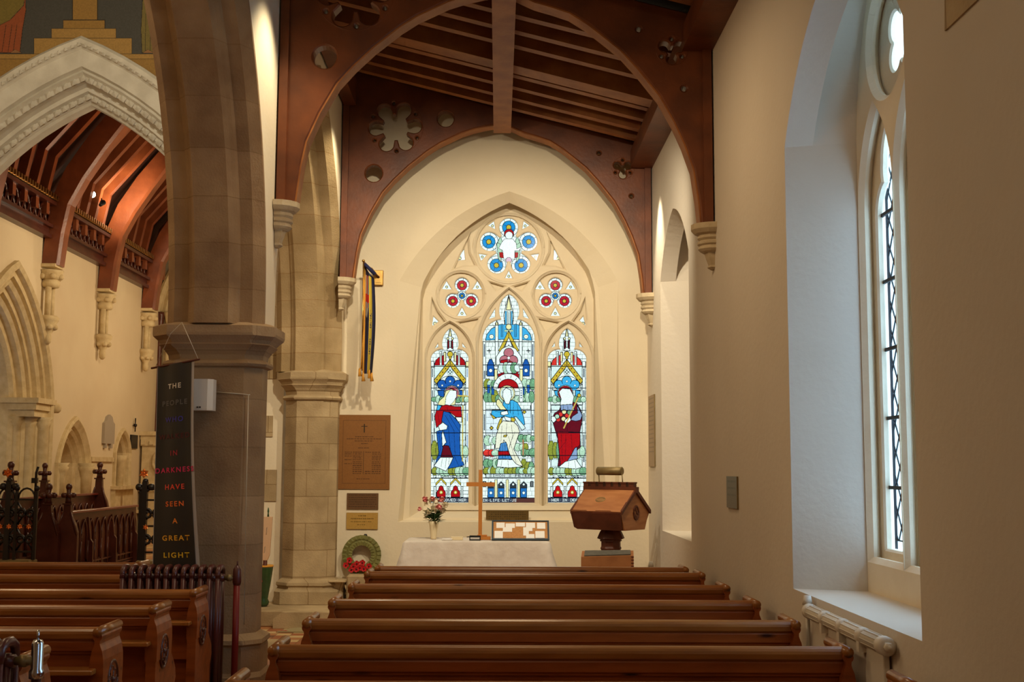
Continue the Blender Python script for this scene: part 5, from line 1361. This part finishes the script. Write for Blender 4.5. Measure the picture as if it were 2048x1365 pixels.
# ================================================================== WALL OBJECTS
def brass_tablet(x0, y0, x1, y1, base, ink, name, label, lines):
    a, b = at(x0, y0, Y=YE-.02), at(x1, y1, Y=YE-.02); W, H = b.x-a.x, a.z-b.z
    p = Paint(0, 0, W, H, 240, base); p.lw = .0022; p.ld = ink; p.cv = lambda x, y: (x, y); lines(p, W, H); p.mottle(.06, 2)
    return tilted(p, name, label, 'plaque', M['engraved'], (a.x, YE-.016, a.z), (1, 0, 0), (0, 0, -1))
def memorial(p, W, H):
    p.poly([(W*.11, H*.075), (W*.91, H*.075), (W*.91, H*.925), (W*.11, H*.925)], None)
    p.ld = (.035, .02, .008); p.line((W*.51, H*.125), (W*.51, H*.235), .005); p.line((W*.46, H*.155), (W*.56, H*.155), .005)
    ink = (.10, .04, .012); r = random.Random(3)
    def row(y, x0, x1):
        x = x0
        while x < x1:
            w = r.uniform(.012, .035); p.rect(x, y, min(x+w, x1), y+.009, ink, 0); x += w+.006
    for y, a, b in ((.29, .34, .68), (.32, .18, .84), (.35, .33, .68), (.385, .45, .58), (.44, .40, .60)): row(H*y, W*a, W*b)
    for k in range(12):
        y = H*(.50+k*.026)
        if k < 3 or k in (4, 6): row(y, W*.15, W*.28)
        row(y, W*.30, W*.47)
        if k in (0, 10, 11): row(y, W*.53, W*.64)
        row(y, W*.66, W*.83)
    p.line((W*.50, H*.49), (W*.50, H*.80), .0015)
    row(H*.86, W*.38, W*.62)
brass_tablet(675, 830, 779, 979, (.27, .115, .03), (.12, .05, .015), 'memorial_plaque', 'large brown memorial plaque with a small cross and columns of names', memorial)
def small1(p, W, H):
    r = random.Random(9)
    for k in range(6):
        x = .02
        while x < W-.03:
            w = r.uniform(.01, .03); p.rect(x, .018+k*.026, x+w, .018+k*.026+.009, (.075, .035, .015), 0); x += w+.006
brass_tablet(694, 987, 756, 1019, (.15, .075, .03), (.08, .04, .02), 'memorial_plaque', 'small dark brown plaque just under the large memorial', small1)
def small2(p, W, H):
    r = random.Random(8)
    for k, (a, b) in enumerate(((.38, .60), (.14, .86), (.14, .78), (.35, .6))):
        x = W*a
        while x < W*b:
            w = r.uniform(.01, .025); p.rect(x, .03+k*.034, x+w, .03+k*.034+.010, (.20, .11, .02), 0); x += w+.006
brass_tablet(693, 1026, 755, 1059, (.50, .30, .07), (.2, .1, .02), 'memorial_plaque', 'shiny golden brass plaque, lowest above the poppy wreath', small2)
# brass bracket of the standard
e = empty('wall_socket', (0, 0, 0)); e.location = at(758, 557, Y=YE); tag(e, 'square brass wall box behind the hanging standard', 'bracket')
q = MB(); q.box(-.055, .055, -.05, 0, -.09, .09, .006); q.box(-.03, .03, -.06, -.05, -.06, .075); q.build('socket_box', M['brass'], e)
q = MB(); q.tube([(-.0, -.05, .0), (-.08, -.16, .09)], .016, 8); q.build('arm', M['brass'], e)
# standard
sy = 13.45
def S_(x, y, Y=sy): return at(x, y, Y=Y)
p = Paint(0, 0, 1, 2.4, 60, (.012, .014, .06)); p.cv = lambda x, y: (x, y); p.lw = .008
p.rect(.0, 0, .16, 2.4, (.62, .30, .03), 0); p.rect(.46, .16, .72, 2.4, (.60, .42, .04), .006)
p.poly([(.18, .2), (.44, .2), (.42, .9), (.30, 1.15), (.2, 1.1)], (.45, .45, .48), 0); p.poly([(.26, .2), (.36, .2), (.34, .9), (.28, .95)], (.5, .03, .03), 0); p.rect(.18, .62, .46, .80, (.55, .03, .03), 0)
for k, ch in enumerate('BRANCH'): pass
p.cv = lambda x, y: (.48+(y)*1.0, 1.35-x)   # lettering runs up the band
p.text(.0, .05, .13, 'BRANCH', (.02, .02, .06), 1.2, .45); p.text(-.60, .05, .13, 'WOMEN', (.02, .02, .06), 1.2, .45)
e = empty('standard', S_(735, 640)); tag(e, 'furled navy and gold standard with gold fringe hanging by the memorial wall', 'flag')
o0 = S_(735, 640)
def flagfn(a, b):
    ts = b/2.4; out = []
    for u, t in zip(a, ts):
        xl = 728+(-3)*t; xr = (748 if t > .06 else 738+10*t/.06)+5*math.sin(min(t, 1)*PI)*1.0-4*t
        x = xl+(xr-xl)*u; y = 528+8*u*0+(t)*(748-528)+ (18*u*(1-t))
        v = S_(x, y, sy+.035*math.sin(u*9+t*1.2)); out.append((v.x-o0.x, v.y-o0.y, v.z-o0.z))
    return out
f = p.build('flag_cloth', M['embroidered'], e, flagfn)
q = MB(); q.tube([S_(727, 522, sy-.04)-o0, S_(724, 742, sy-.04)-o0], .008, 8); q.ball(S_(727, 522, sy-.04)-o0, .018, 8); q.build('brass_pole', M['brass'], e)
q = MB(); q.tube([S_(727, 524, sy-.04)-o0, at(758, 555, Y=YE-.055)-o0], .012, 8); q.build('staff', M['lectdark'], e)
q = MB(); q.tube([S_(729, 528, sy-.03)-o0, S_(750, 549, sy-.02)-o0], [.02, .022], 8); q.build('top_sleeve', M['navy'], e)
q = MB()
for (x, y) in ((720, 748), (727, 758), (739, 752), (744, 758)): q.tube([S_(x, y-12, sy-.03)-o0, S_(x-1, y-8, sy-.03)-o0, S_(x, y+5, sy-.03)-o0], [.008, .013, .022], 8)
q.tube([S_(727, 560, sy-.045)-o0, S_(729, 640, sy-.05)-o0, S_(724, 700, sy-.05)-o0, S_(722, 738, sy-.05)-o0], .006, 6)
q.build('gold_tassels', M['gold'], e)

# wreath
wc = at(724, 1110, Y=YE-.06)
e = empty('poppy_wreath', wc); tag(e, 'green leaf wreath with red poppies leaning on the east wall', 'wreath')
q = MB(); q.tube([(.165*math.cos(t), 0, .165*math.sin(t)) for t in np.linspace(0, 2*PI, 33)], .035, 8); q.build('ring', M['leaf'], e)
q = MB()
for k in range(26):
    a = 2*PI*k/26; c0 = Vector((.165*math.cos(a), -.035, .165*math.sin(a))); t_ = Vector((-math.sin(a), 0, math.cos(a))); n_ = Vector((math.cos(a), 0, math.sin(a)))
    for s_ in (-1, 1):
        c = c0+n_*.022*s_; d = (t_*.8+n_*s_*.5).normalized(); w = Vector((0, -.012, 0))
        b_ = d.cross(Vector((0, 1, 0))).normalized()*.034
        q.add([c-d*.05, c-b_+w*.3, c+d*.02-b_*.9+w, c+d*.062+w*.2, c+d*.02+b_*.9+w, c+b_+w*.3, c+w*1.6], [(0, 1, 6), (1, 2, 6), (2, 3, 6), (3, 4, 6), (4, 5, 6), (5, 0, 6)])
q.build('wreath_leaves', M['leaf'], e)
for k, (x, y) in enumerate(((699, 1121), (692, 1131), (707, 1133), (714, 1128), (725, 1126), (738, 1133), (703, 1140), (713, 1139), (728, 1138), (720, 1136))):
    c = at(x, y, Y=YE-.14)-wc; q = MB()
    for j in range(5):
        a = 2*PI*j/5+k; d = Vector((math.cos(a), -.3, math.sin(a))); s2 = Vector((-math.sin(a), 0, math.cos(a)))
        q.add([c, c+d*.018+s2*.016, c+d*.034+s2*.012, c+d*.034-s2*.012, c+d*.018-s2*.016], [(0, 1, 2, 3, 4)])
    q.ball(c+Vector((0, .004, 0)), .014, 8); pp = q.build('poppy', M['poppy'], e)
    q = MB(); q.ball(c+Vector((0, -.014, 0)), .009, 8); q.build('poppy_centre', M['black'], pp)
q = MB(); c = at(731, 1072, Y=YE-.03)-wc; q.ball(c, .022, 10, (1, .6, 1)); q.build('hanging_hook', M['black'], e)
# stone ledge and credence below the wreath
q = MB(); a, b = at(694, 1150, Y=13.6), at(748, 1185, Y=13.6); q.box(a.x, b.x+.1, 13.55, 13.86, .0, a.z, .02); tag(q.build('stone_block', M['stone2']), 'rough pale stone block against the east wall below the wreath', 'stone')
e = empty('stone_credence', (at(676, 1165, Y=13.62).x, 13.65, 0)); tag(e, 'small stone shelf on a scrolled support beside the far pier', 'shelf')
zt = at(676, 1161, Y=13.62).z
q = MB(); q.box(-.10, .10, -.10, .2, zt-.02, zt, .004); q.build('shelf_slab', M['stone2'], e)
q = MB(); q.loft([sq(0, .04, w_, .02, z) for w_, z in ((.09, 0), (.09, .05), (.06, .08), (.055, zt-.1), (.075, zt-.05), (.085, zt-.02))]); q.build('support', M['stone2'], e)
q = MB(); q.tube([(.09, -.05, zt-.05), (.10, -.06, zt-.09), (.095, -.055, zt-.16)], .014, 8); q.build('scroll', M['stone2'], e)
# stone step behind pillar and small things there
q = MB(); a = at(520, 1218, Y=13.0); q.box(-2.9, -1.70, 12.95, 13.84, 0, .168, .01); tag(q.build('stone_step', M['stone2']), 'low stone step under the far pier', 'step')
q = MB(); q.prism([(-2.37, 0), (-1.72, 0), (-1.72, .17), (-2.28, .17), (-2.37, .10)], 'y', 12.80, 12.95); tag(q.build('step_front', M['stone2']), 'sloped stone kerb in front of the far pier base', 'step')
q = MB(); a, b = at(546, 1257, Z=.01), at(600, 1246, Z=.01); q.add([(-2.28, 12.50, .002), (-1.3, 12.50, .002), (-1.3, 12.90, .002), (-2.1, 12.90, .002), (-2.28, 12.50, .014), (-1.3, 12.50, .014), (-1.3, 12.90, .014), (-2.1, 12.90, .014)], [(0, 3, 2, 1), (4, 5, 6, 7), (0, 1, 5, 4), (1, 2, 6, 5), (2, 3, 7, 6), (3, 0, 4, 7)])
tag(q.build('floor_mat', M['rug']), 'dark edged red and beige mat on the tiles before the far pier', 'mat')
vb = at(526, 1216, Y=13.35); e = empty('green_urn', (vb.x, 13.35, .17)); tag(e, 'tall dark green glazed urn with a painted rose by the far pier', 'urn')
q = MB(); q.lathe([(.04, 0), (.06, .02), (.065, .05), (.05, .08), (.06, .14), (.085, .30), (.10, .42), (.10, .44), (.09, .44), (.075, .3), (.04, .1)], n=18); q.build('urn_body', M['glassgreen'], e)
q = MB(); q.lathe([(.101, .43), (.106, .44), (.101, .45), (.092, .445)], n=18); q.build('gold_rim', M['gold'], e)
q = MB(); q.ball((-.02, -.085, .28), .022, 8, (1, .3, 1)); q.build('painted_rose', M['poppy'], e)
e = empty('processional_board', (vb.x+.01, 13.35, .45)); tag(e, 'pale slotted wooden board on a dark handle standing in the green urn', 'board')
q = MB(); q.tube([(0, 0, -.25), (0, 0, .22)], [.02, .024], 10); q.tube([(.0, 0, .0), (0, 0, .04)], .035, 10); q.build('handle', M['lectdark'], e)
q = MB(); q.add(*plate([[(-.08, .22), (.025, .22), (.05, .28), (.07, .70), (-.065, .70)], [(-.012, .30), (-.004, .30), (.004, .37), (-.006, .37)], [(.003, .50), (.010, .50), (.018, .58), (.010, .58)]], 'XZ', 0, .035, .003)); q.build('slotted_board', M['paddle'], e)
q = MB(); q.tube([(.02, 0, .70), (.02, 0, .74), (.02, 0, .76), (.02, 0, .80)], [.012, .006, .011, .004], 8); q.build('finial', M['green'], e)
q = MB()
for x0, y0, x1, y1 in ((0, 0, 0, 0),): pass
# exposed stones on the strip of wall between the piers
for (x0, y0, x1, y1, l) in ((531, 832, 545, 874, 'middle'), (531, 940, 552, 1003, 'lower'), (534, 695, 552, 758, 'upper')):
    a, b = at(x0-6, y0, Y=13.84), at(x1, y1, Y=13.84); q = MB(); q.box(a.x, b.x, 13.835, 13.86, b.z, a.z); tag(q.build('wall_stone', M['stone2']), 'bare brown stone in the plaster strip between the piers, %s one' % l, 'stone')

# south wall plaques
def side_plaque(x0, y0, x1, y1, name, label, base, ink, seed):
    a, b = at(x0, y0, X=XS-.012), at(x1, y1, X=XS-.012); z1 = a.z; z0 = at(x0, y1-3, X=XS-.012).z; W = a.y-b.y; H = z1-z0
    p = Paint(0, 0, W, H, 200, base); p.lw = .002; p.cv = lambda x, y: (x, y); r = random.Random(seed)
    n = int(H/.055)
    for k in range(n-1):
        x = W*.1
        while x < W*.88:
            w = r.uniform(.012, .03); p.rect(x, .03+k*.05, x+w, .03+k*.05+.014, ink, 0); x += w+.008
    return tilted(p, name, label, 'plaque', M['engraved'], (XS-.014, a.y, z1), (0, -1, 0), (0, 0, -1))
side_plaque(1453, 953, 1474.5, 1018, 'slate_plaque', 'small grey-green slate plaque on the outer wall between the window recesses', (.115, .11, .085), (.05, .05, .04), 1)
side_plaque(1297, 794, 1309.5, 937, 'memorial_plaque', 'tall brown plaque on the outer wall next to the corner', (.26, .16, .08), (.1, .06, .03), 2)
q = MB(); q.tube([(1.70, 13.3, 0), (1.70, 13.3, .60)], .03, 10); q.tube([(1.70, 13.3, .6), (1.70, 13.3, .68)], [.035, .022], 10); tag(q.build('white_pipe_end', M['whitemetal']), 'short white capped pipe in the corner behind the lectern', 'pipe')

# ================================================================== LECTERN
th = math.radians(-38)
lp = at(1222, 1130, Y=12.75)
e = empty('lectern', (lp.x, 12.75, 0), th); tag(e, 'two-sided oak lectern with castellated ridge and brass lamp', 'lectern')
Lh = .30
def gab(mb, sec, x0, x1): mb.prism(sec, 'x', x0, x1)
q = MB(); gab(q, [(0, 1.47), (.27, 1.245), (.275, 1.235), (.20, 1.06), (-.20, 1.06), (-.275, 1.235), (-.27, 1.245)], -Lh, Lh); q.build('desk_body', M['lect'], e)
for s_ in (-1, 1):
    q = MB(); q.obox((0, s_*.145, 1.37), (Lh+.01, 0, 0), Vector((0, s_*.145, -.122)), Vector((0, .0065, s_*.008)) if s_ > 0 else Vector((0, -.0065, .008))); f_ = q.build('sloping_leaf', M['lect'], e)
    q = MB(); q.prism([(-Lh-.02, 1.08), (-Lh-.02+.0, 1.24), (-Lh, 1.265), (-.12, 1.265), (-.10, 1.25), (-.06, 1.235), (-.02, 1.25), (0, 1.265), (Lh-.12, 1.265), (Lh-.08, 1.24), (Lh-.04, 1.25), (Lh+.0, 1.24), (Lh-.02, 1.06), (-Lh+.02, 1.06)], 'y', s_*.279, s_*.293)
    q.v = [(x, y-(s_*(1.235-z)*.4286 if z < 1.235 else 0), z) for x, y, z in q.v]; q.build('book_ledge', M['lectdark'], e)
q = MB(); gab(q, [(0, 1.50), (.29, 1.265), (.29, 1.225), (0, 1.455), (-.29, 1.225), (-.29, 1.265)], Lh, Lh+.025); gab(q, [(0, 1.50), (.29, 1.265), (.29, 1.225), (0, 1.455), (-.29, 1.225), (-.29, 1.265)], -Lh-.025, -Lh)
q.build('gable_moulding', M['lectdark'], e)
q = MB(); q.box(-Lh-.03, Lh+.03, -.035, .035, 1.45, 1.51)
for k in range(7): q.box(-Lh-.03+k*.0955, -Lh-.03+k*.0955+.06, -.03, .03, 1.51, 1.555); q.box(-Lh-.035+k*.0955, -Lh-.025+k*.0955+.06, -.036, .036, 1.545, 1.56)
q.build('castellated_ridge', M['lectdark'], e)
q = MB(); q.tube([(Lh+.002, .02+.05*math.cos(t), 1.24+.07*math.sin(t)) for t in np.linspace(0, 2*PI, 17)], .012, 6)
for k in range(3): q.ball((Lh+.004, .02+.02*math.cos(k*2.1), 1.24+.035*math.sin(k*2.1)), .02, 8, (.4, 1, 1))
q.build('carved_quatrefoil', M['lectdark'], e)
q = MB(); cc_ = Vector((-.03, -.155, 1.374)); a1 = Vector((.055, 0, 0)); a2 = Vector((0, .026, .022))
q.tube([cc_+a1*math.cos(t)+a2*math.sin(t)*1.0 for t in np.linspace(0, 2*PI, 21)], .006, 6)
for k in range(5): q.tube([cc_+a1*(-.6+k*.3)-a2*.7, cc_+a1*(-.6+k*.3)+a2*.7], .005, 5)
q.build('carved_monogram', M['brassdull'], e)
q = MB(); q.lathe([(.30, 0), (.30, .06), (.2, .10), (.12, .16), (.105, .2), (.105, .84), (.115, .86), (.105, .88), (.105, .93), (.12, .935), (.115, .95), (.15, .965), (.12, 1.03), (.10, 1.06)], n=8, smooth=False); q.build('octagonal_stem', M['lectdark'], e)
lm = empty('x', (0, 0, 0)); bpy.data.objects.remove(lm)
q = MB(); q.tube([(-.165, 0, 1.675), (-.16, 0, 1.675), (.14, 0, 1.675), (.145, 0, 1.675)], [.03, .045, .045, .03], 18); ls = q.build('lamp_shade', M['brassdull'], e)
q = MB(); q.tube([(-.14, 0, 1.50), (-.155, 0, 1.67)], .006, 6); q.tube([(.155, 0, 1.50), (.14, 0, 1.67)], .006, 6); q.build('lamp_rod', M['brassdull'], e)
# display case
bp_ = at(1216, 1128, Y=12.0); th2 = math.radians(-6)
e = empty('display_case', (bp_.x, 12.05, 0), th2); tag(e, 'small oak case on four legs standing before the lectern', 'display case')
zt, zb = .845, .725
q = MB(); q.add([(-.26, -.15, zb), (.26, -.15, zb), (.26, .15, zb), (-.26, .15, zb), (-.26, -.15, zt-.02), (.26, -.15, zt), (.26, .15, zt+.03), (-.26, .15, zt+.02)], [(0, 3, 2, 1), (4, 5, 6, 7), (0, 1, 5, 4), (1, 2, 6, 5), (2, 3, 7, 6), (3, 0, 4, 7)]); q.build('case_body', M['box'], e)
q = MB(); q.add([(-.23, -.12, zt-.012), (.23, -.12, zt+.007), (.23, .12, zt+.031), (-.23, .12, zt+.022), (-.23, -.12, zt-.004), (.23, -.12, zt+.014), (.23, .12, zt+.038), (-.23, .12, zt+.028)], [(0, 3, 2, 1), (4, 5, 6, 7), (0, 1, 5, 4), (1, 2, 6, 5), (2, 3, 7, 6), (3, 0, 4, 7)]); q.build('glazed_lid', M['slate'], e)
q = MB()
for k in range(4): q.box(.235, .262, -.152, -.148, zb+.01+k*.03, zb+.022+k*.03)
q.build('dovetail_joint', M['lectdark'], e)
for sx in (-1, 1):
    for sy_ in (-1, 1):
        q = MB(); q.loft([[(sx*.235+dx, sy_*.125+dy, zb) for dx, dy in ((-.022, -.022), (.022, -.022), (.022, .022), (-.022, .022))], [(sx*.245+dx, sy_*.135+dy, 0) for dx, dy in ((-.014, -.014), (.014, -.014), (.014, .014), (-.014, .014))]]); q.build('leg', M['box'], e)

# ================================================================== BANNER, SPEAKER, CABLE ON THE NEAR PIER
bY = 8.86
e = empty('hanging_banner', at(350, 930, Y=bY)); tag(e, 'tall black hanging banner with coloured words in front of the near pier', 'banner'); bo = Vector(e.location)
TL, TR_, BL_, BR_ = at(316, 733, Y=bY+.12), at(385, 722, Y=bY-.06), at(306, 1140, Y=bY+.12), at(396, 1140, Y=bY-.06)
def bpos(u, v, off=0):
    a = TL.lerp(BL_, v); b = TR_.lerp(BR_, v); p_ = a.lerp(b, u); p_.x -= u*.022*math.sin(PI*min(v, 1))
    p_ = Vector(p_); p_.y += .012*math.sin(u*9)*(1-v*.7)-off; return p_-bo
def sheet(off, m, name, u0=0, u1=1):
    q = MB(); nu, nv_ = 24, 40; rows = []
    for j in range(nv_+1): rows.append([bpos(u0+(u1-u0)*i/nu, j/nv_, off) for i in range(nu+1)])
    q.loft(rows, False, False, True); return q.build(name, m, e)
sheet(0, M['bannercloth'], 'black_cloth', 0, .955)
sheet(-.006, M['bannerback'], 'white_lining', -.02, 1.045)
q = MB(); q.tube([at(303, 737, Y=bY+.17)-bo, at(399, 719, Y=bY-.09)-bo], .008, 8); q.build('top_rod', M['lectdark'], e)
q = MB(); hk = at(364, 645, Y=bY-.02)-bo; q.tube([at(311, 735, Y=bY+.15)-bo, at(341, 668, Y=bY+.05)-bo, hk], .0022, 5); q.tube([at(397, 720, Y=bY-.09)-bo, hk], .0022, 5); q.build('hanging_cord', M['cablew'], e)
cols = {'THE': (.62, .60, .56), 'PEOPLE': (.12, .12, .12), 'WHO': (.06, .05, .35), 'WALKED': (.085, .02, .025), 'IN': (.32, .03, .05), 'DARKNESS': (.55, .03, .12), 'HAVE': (.70, .08, .05), 'SEEN': (.78, .15, .03), 'A': (.80, .22, .03), 'GREAT': (.72, .38, .03), 'LIGHT': (.68, .46, .03)}
for i, (w, c) in enumerate(cols.items()):
    cu = bpy.data.curves.new('t', 'FONT'); cu.body = w; cu.size = .052; cu.align_x = 'CENTER'; cu.align_y = 'CENTER'; cu.space_character = 1.32; cu.extrude = .0; cu.offset = .0012
    to = bpy.data.objects.new('t', cu); me = bpy.data.meshes.new_from_object(to); bpy.data.objects.remove(to)
    pyc = 774+i*33.8; v0 = (pyc-728)/(1140-728)
    wid = .5
    for vtx in me.vertices:
        x, y = vtx.co.x, vtx.co.y
        uu = .50+x/.30+(.03*i/10); vv = v0-y/1.52
        p_ = bpos(uu, vv, .0035); vtx.co = p_
    m_ = mat('lettering_'+w.lower(), tuple(min(.95, v*1.35) for v in c), .5)
    tag(link('lettering', me, m_, e), 'word %s on the banner' % w)
# speaker
sp_ = at(408, 791, Y=9.0); e = empty('wall_speaker', (sp_.x, 9.0, sp_.z)); tag(e, 'white wedge loudspeaker fixed to the near pier', 'speaker')
q = MB(); q.prism([(-.085, .05), (-.085, -.06), (-.06, -.085), (.045, -.085), (.08, -.05), (.08, .05)], 'z', -.118, .118); q.build('speaker_case', M['white'], e)
q = MB(); q.tube([(-.03, -.088, -.095), (-.018, -.088, -.095)], .006, 8); q.box(-.012, .0, -.088, -.084, -.101, -.089); q.build('badge', M['black'], e)
q = MB(); q.box(-.03, .03, .03, .08, -.05, .05); q.build('wall_bracket', M['white'], e)
q = MB(); a, b = at(430, 785, Y=9.085), at(497, 790, Y=9.085); q.tube([a, (a+b)/2+Vector((0, 0, .002)), b, at(500, 790, Y=9.085)], .004, 6)
q.tube([at(497, 790, Y=9.085), at(492, 1000, Y=9.085), at(488, 1250, Y=9.02)], .003, 6)
tag(q.build('speaker_cable', M['cablew']), 'thin pale cable running from the speaker down the near pier', 'cable')

# ================================================================== STALLS AND IRON SCREEN IN THE CHANCEL
def poppy(e, z0, h, w, m):
    """bench end with a waisted shoulder and a lobed finial"""
    q = MB(); t = .035
    half = [(w, z0), (w, z0+h*.42), (w*.98, z0+h*.50), (w*.80, z0+h*.57), (w*.48, z0+h*.64), (w*.34, z0+h*.70), (w*.30, z0+h*.78)]
    q.prism([(x, z) for x, z in half]+[(-x, z) for x, z in reversed(half)], 'y', -t, t)
    q.tube([(w*.95, -t, z0+h*.47), (w*.62, -t, z0+h*.60), (w*.33, -t, z0+h*.70)], .012, 6); q.tube([(-w*.95, -t, z0+h*.47), (-w*.62, -t, z0+h*.60), (-w*.33, -t, z0+h*.70)], .012, 6)
    q.build('end_panel', m, e)
    q = MB(); z = z0+h*.78
    q.box(-w*.42, w*.42, -.05, .05, z, z+.02); q.lathe([(w*.30, 0), (w*.26, .04), (w*.30, .10), (w*.18, .13), (w*.22, .16), (w*.14, .18)], 0, 0, 12, cz=z+.02)
    for k in range(6): q.ball((w*.46*math.cos(k*PI/3), w*.46*math.sin(k*PI/3), z+.115), w*.26, 8)
    q.ball((0, 0, z+.215), w*.29, 12, (1, 1, 1.15)); q.build('poppyhead_finial', m, e)
def arcade_panel(e, y0, y1, z0, z1, x, m):
    """panelled stall front along y facing +x, with pointed arches and buttresses"""
    q = MB(); n = max(2, round((y1-y0)/.26)); st = (y1-y0)/n
    q.box(x-.03, x, y0, y1, z0, z1); q.build('front_panel', m, e)
    q = MB()
    for k in range(n):
        a, b = y0+st*k, y0+st*(k+1); g = gothw(a+.02, b-.02, z0+.25*(z1-z0), z0+.6*(z1-z0), z0+.88*(z1-z0), .12, 6)
        q.tube([(x+.01, u, w) for u, w in g], .013, 5)
        q.tube([(x+.02, a, z0+.1), (x+.02, a, z0+.55*(z1-z0))], .014, 6)
    for z in (.06, .10, .20): q.box(x, x+.03, y0, y1, z0+z*(z1-z0), z0+(z+.025)*(z1-z0))
    q.build('blind_arcade', m, e)
def stall(x, y0, y1, z, label, back=False, but=True):
    e = empty('choir_stall', (x, (y0+y1)/2, .3)); tag(e, label, 'choir stall'); h = (y1-y0)/2; H = z-.3
    arcade_panel(e, -h, h, 0, H-.03, 0, M['stall'])
    q = MB(); q.box(-.06, .05, -h, h, H-.03, H, .004); q.build('top_rail', mat('stall_rail', (.16, .02, .014), .25, spec=.6, coat=.3), e)
    if but:
        for yy in np.arange(-h+.8, h, .95):
            q = MB(); q.prism([(.0, 0), (.09, 0), (.08, H*.5), (.05, H*.55), (.015, H-.10), (0, H-.10)], 'y', yy-.02, yy+.02)
            q.v = [(a, b, c) for a, b, c in q.v]; q = q; m2 = MB()
            m2.add([(a, b, c) for (a, b, c) in [(vx_, vy_, vz_) for vx_, vy_, vz_ in q.v]], [tuple(f) for f in q.f]); m2.build('buttress', M['stall'], e)
    q = MB(); q.box(-.35, -.05, -h, h, .38, .42); q.build('seat', M['stall'], e)
    return e
stall(-5.30, 14.75, 17.6, 1.143, 'front choir stall with arcaded panels and a red polished rail')
stall(-6.20, 15.3, 18.75, 1.29, 'rear choir stall with a carved back rail', True, False)
for px_, X_, Y_, zt_, hh, w_, l in ((22, None, 15.1, 1.94, 1.65, .15, 'tall finial, leftmost behind the iron screen'), (90, None, 16.3, 1.93, 1.63, .135, 'tall finial behind the gate bolt'), (200, None, 18.5, 1.95, 1.65, .16, 'tall finial below the grey wall tablet'),
                              (100, None, 14.62, 1.60, 1.30, .15, 'lower finial just in front of the tall pair'), (140, None, 14.72, 1.60, 1.30, .135, 'lower finial ending the arcaded front stall'), ):
    x = at(px_, 937, Y=Y_).x; e = empty('stall_end', (x, Y_, .3)); tag(e, 'dark oak poppyhead bench end, '+l, 'stall end')
    poppy(e, 0, zt_-.3-.11, w_, M['stall'])
# iron screen
def flower(e, c, r):
    q = MB()
    for k in range(6):
        a = 2*PI*k/6+.5; d = Vector((math.cos(a), -.25, math.sin(a))); s2 = Vector((-math.sin(a), 0, math.cos(a))); c_ = Vector(c)
        q.add([c_, c_+d*r*.55+s2*r*.3, c_+d*r, c_+d*r*.55-s2*r*.3, c_+d*r*.5+Vector((0, -r*.25, 0))], [(0, 1, 4), (1, 2, 4), (2, 3, 4), (3, 0, 4)])
    q.ball(c, r*.28, 8); q.build('gilt_flower', M['gilt'], e)
def scroll(c, r, turns, s_, n=18):
    return [Vector((c[0]+s_*r*(1-t/n*.75)*math.cos(turns*2*PI*t/n), 0, c[2]+r*(1-t/n*.75)*math.sin(turns*2*PI*t/n))) for t in range(n+1)]
def screen(x0, x1, y, label, pxf):
    e = empty('iron_screen', ((x0+x1)/2, y, 0)); tag(e, label, 'screen'); h = (x1-x0)/2
    q = MB(); q.box(-h, h, -.12, .12, 0, .62, .01); q.build('stone_plinth', M['brassdull'], e)
    q = MB()
    for z in (.70, 1.0, 1.30): q.box(-h, h, -.012, .012, z, z+.022)
    n = max(1, round(2*h/.23))
    for k in range(n+1): xx = -h+2*h*k/n; q.box(xx-.016, xx+.016, -.016, .016, .62, 1.42); q.ball((xx, 0, 1.44), .035, 8)
    q.build('bars', M['iron'], e)
    q = MB(); st = 2*h/n
    for k in range(n):
        xc = -h+st*(k+.5)
        for zc, r in ((1.15, .11), (.85, .11)):
            for s_ in (-1, 1):
                q.tube(scroll((xc+s_*st*.22, 0, zc), st*.25, 1.4, s_), .017, 6)
                q.tube([(xc+s_*st*.45, 0, zc-.13), (xc+s_*st*.05, 0, zc), (xc+s_*st*.45, 0, zc+.13)], .013, 5)
        q.tube([Vector((xc+st*.42*math.cos(t), 0, 1.32+.12*math.sin(t))) for t in np.linspace(0, PI, 9)], .012, 5)
    q.build('scrollwork', M['iron'], e)
    for k in range(n):
        xc = -h+st*(k+.5)
        for s_ in (-1, 1): flower(e, (xc+s_*st*.22, -.03, 1.0+.0*s_), .035)
    return e
def pst(e, px_, y, z0=.62):
    x = at(px_, 937, Y=y).x-e.location.x
    q = MB(); q.box(x-.03, x+.03, -.03, .03, 0, 1.52)
    for s_ in (-1, 1): q.ball((x+s_*.07, 0, 1.46), .045, 10); q.tube([(x, 0, 1.40), (x+s_*.05, 0, 1.44)], .02, 6)
    q.ball((x, 0, 1.53), .035, 8); q.build('standard_post', M['iron'], e)
    flower(e, (x, -.06, 1.62), .06)
s1 = screen(-6.5, at(76, 937, Y=13.95).x, 13.95, 'black wrought iron screen with gilt flowers, part left of the opening', 0); pst(s1, 21, 13.95)
q = MB(); x = at(73, 937, Y=13.95).x-s1.location.x; q.tube([(x, 0, 0), (x, 0, 1.62), (x+.02, 0, 1.69)], .015, 8); q.box(x-.045, x+.02, -.02, .02, 1.50, 1.56); q.build('gate_bolt', M['iron'], s1)
s2 = screen(at(284, 937, Y=13.95).x, -3.6, 13.95, 'black wrought iron screen with gilt flowers, part beside the black banner', 0); pst(s2, 292, 13.95)
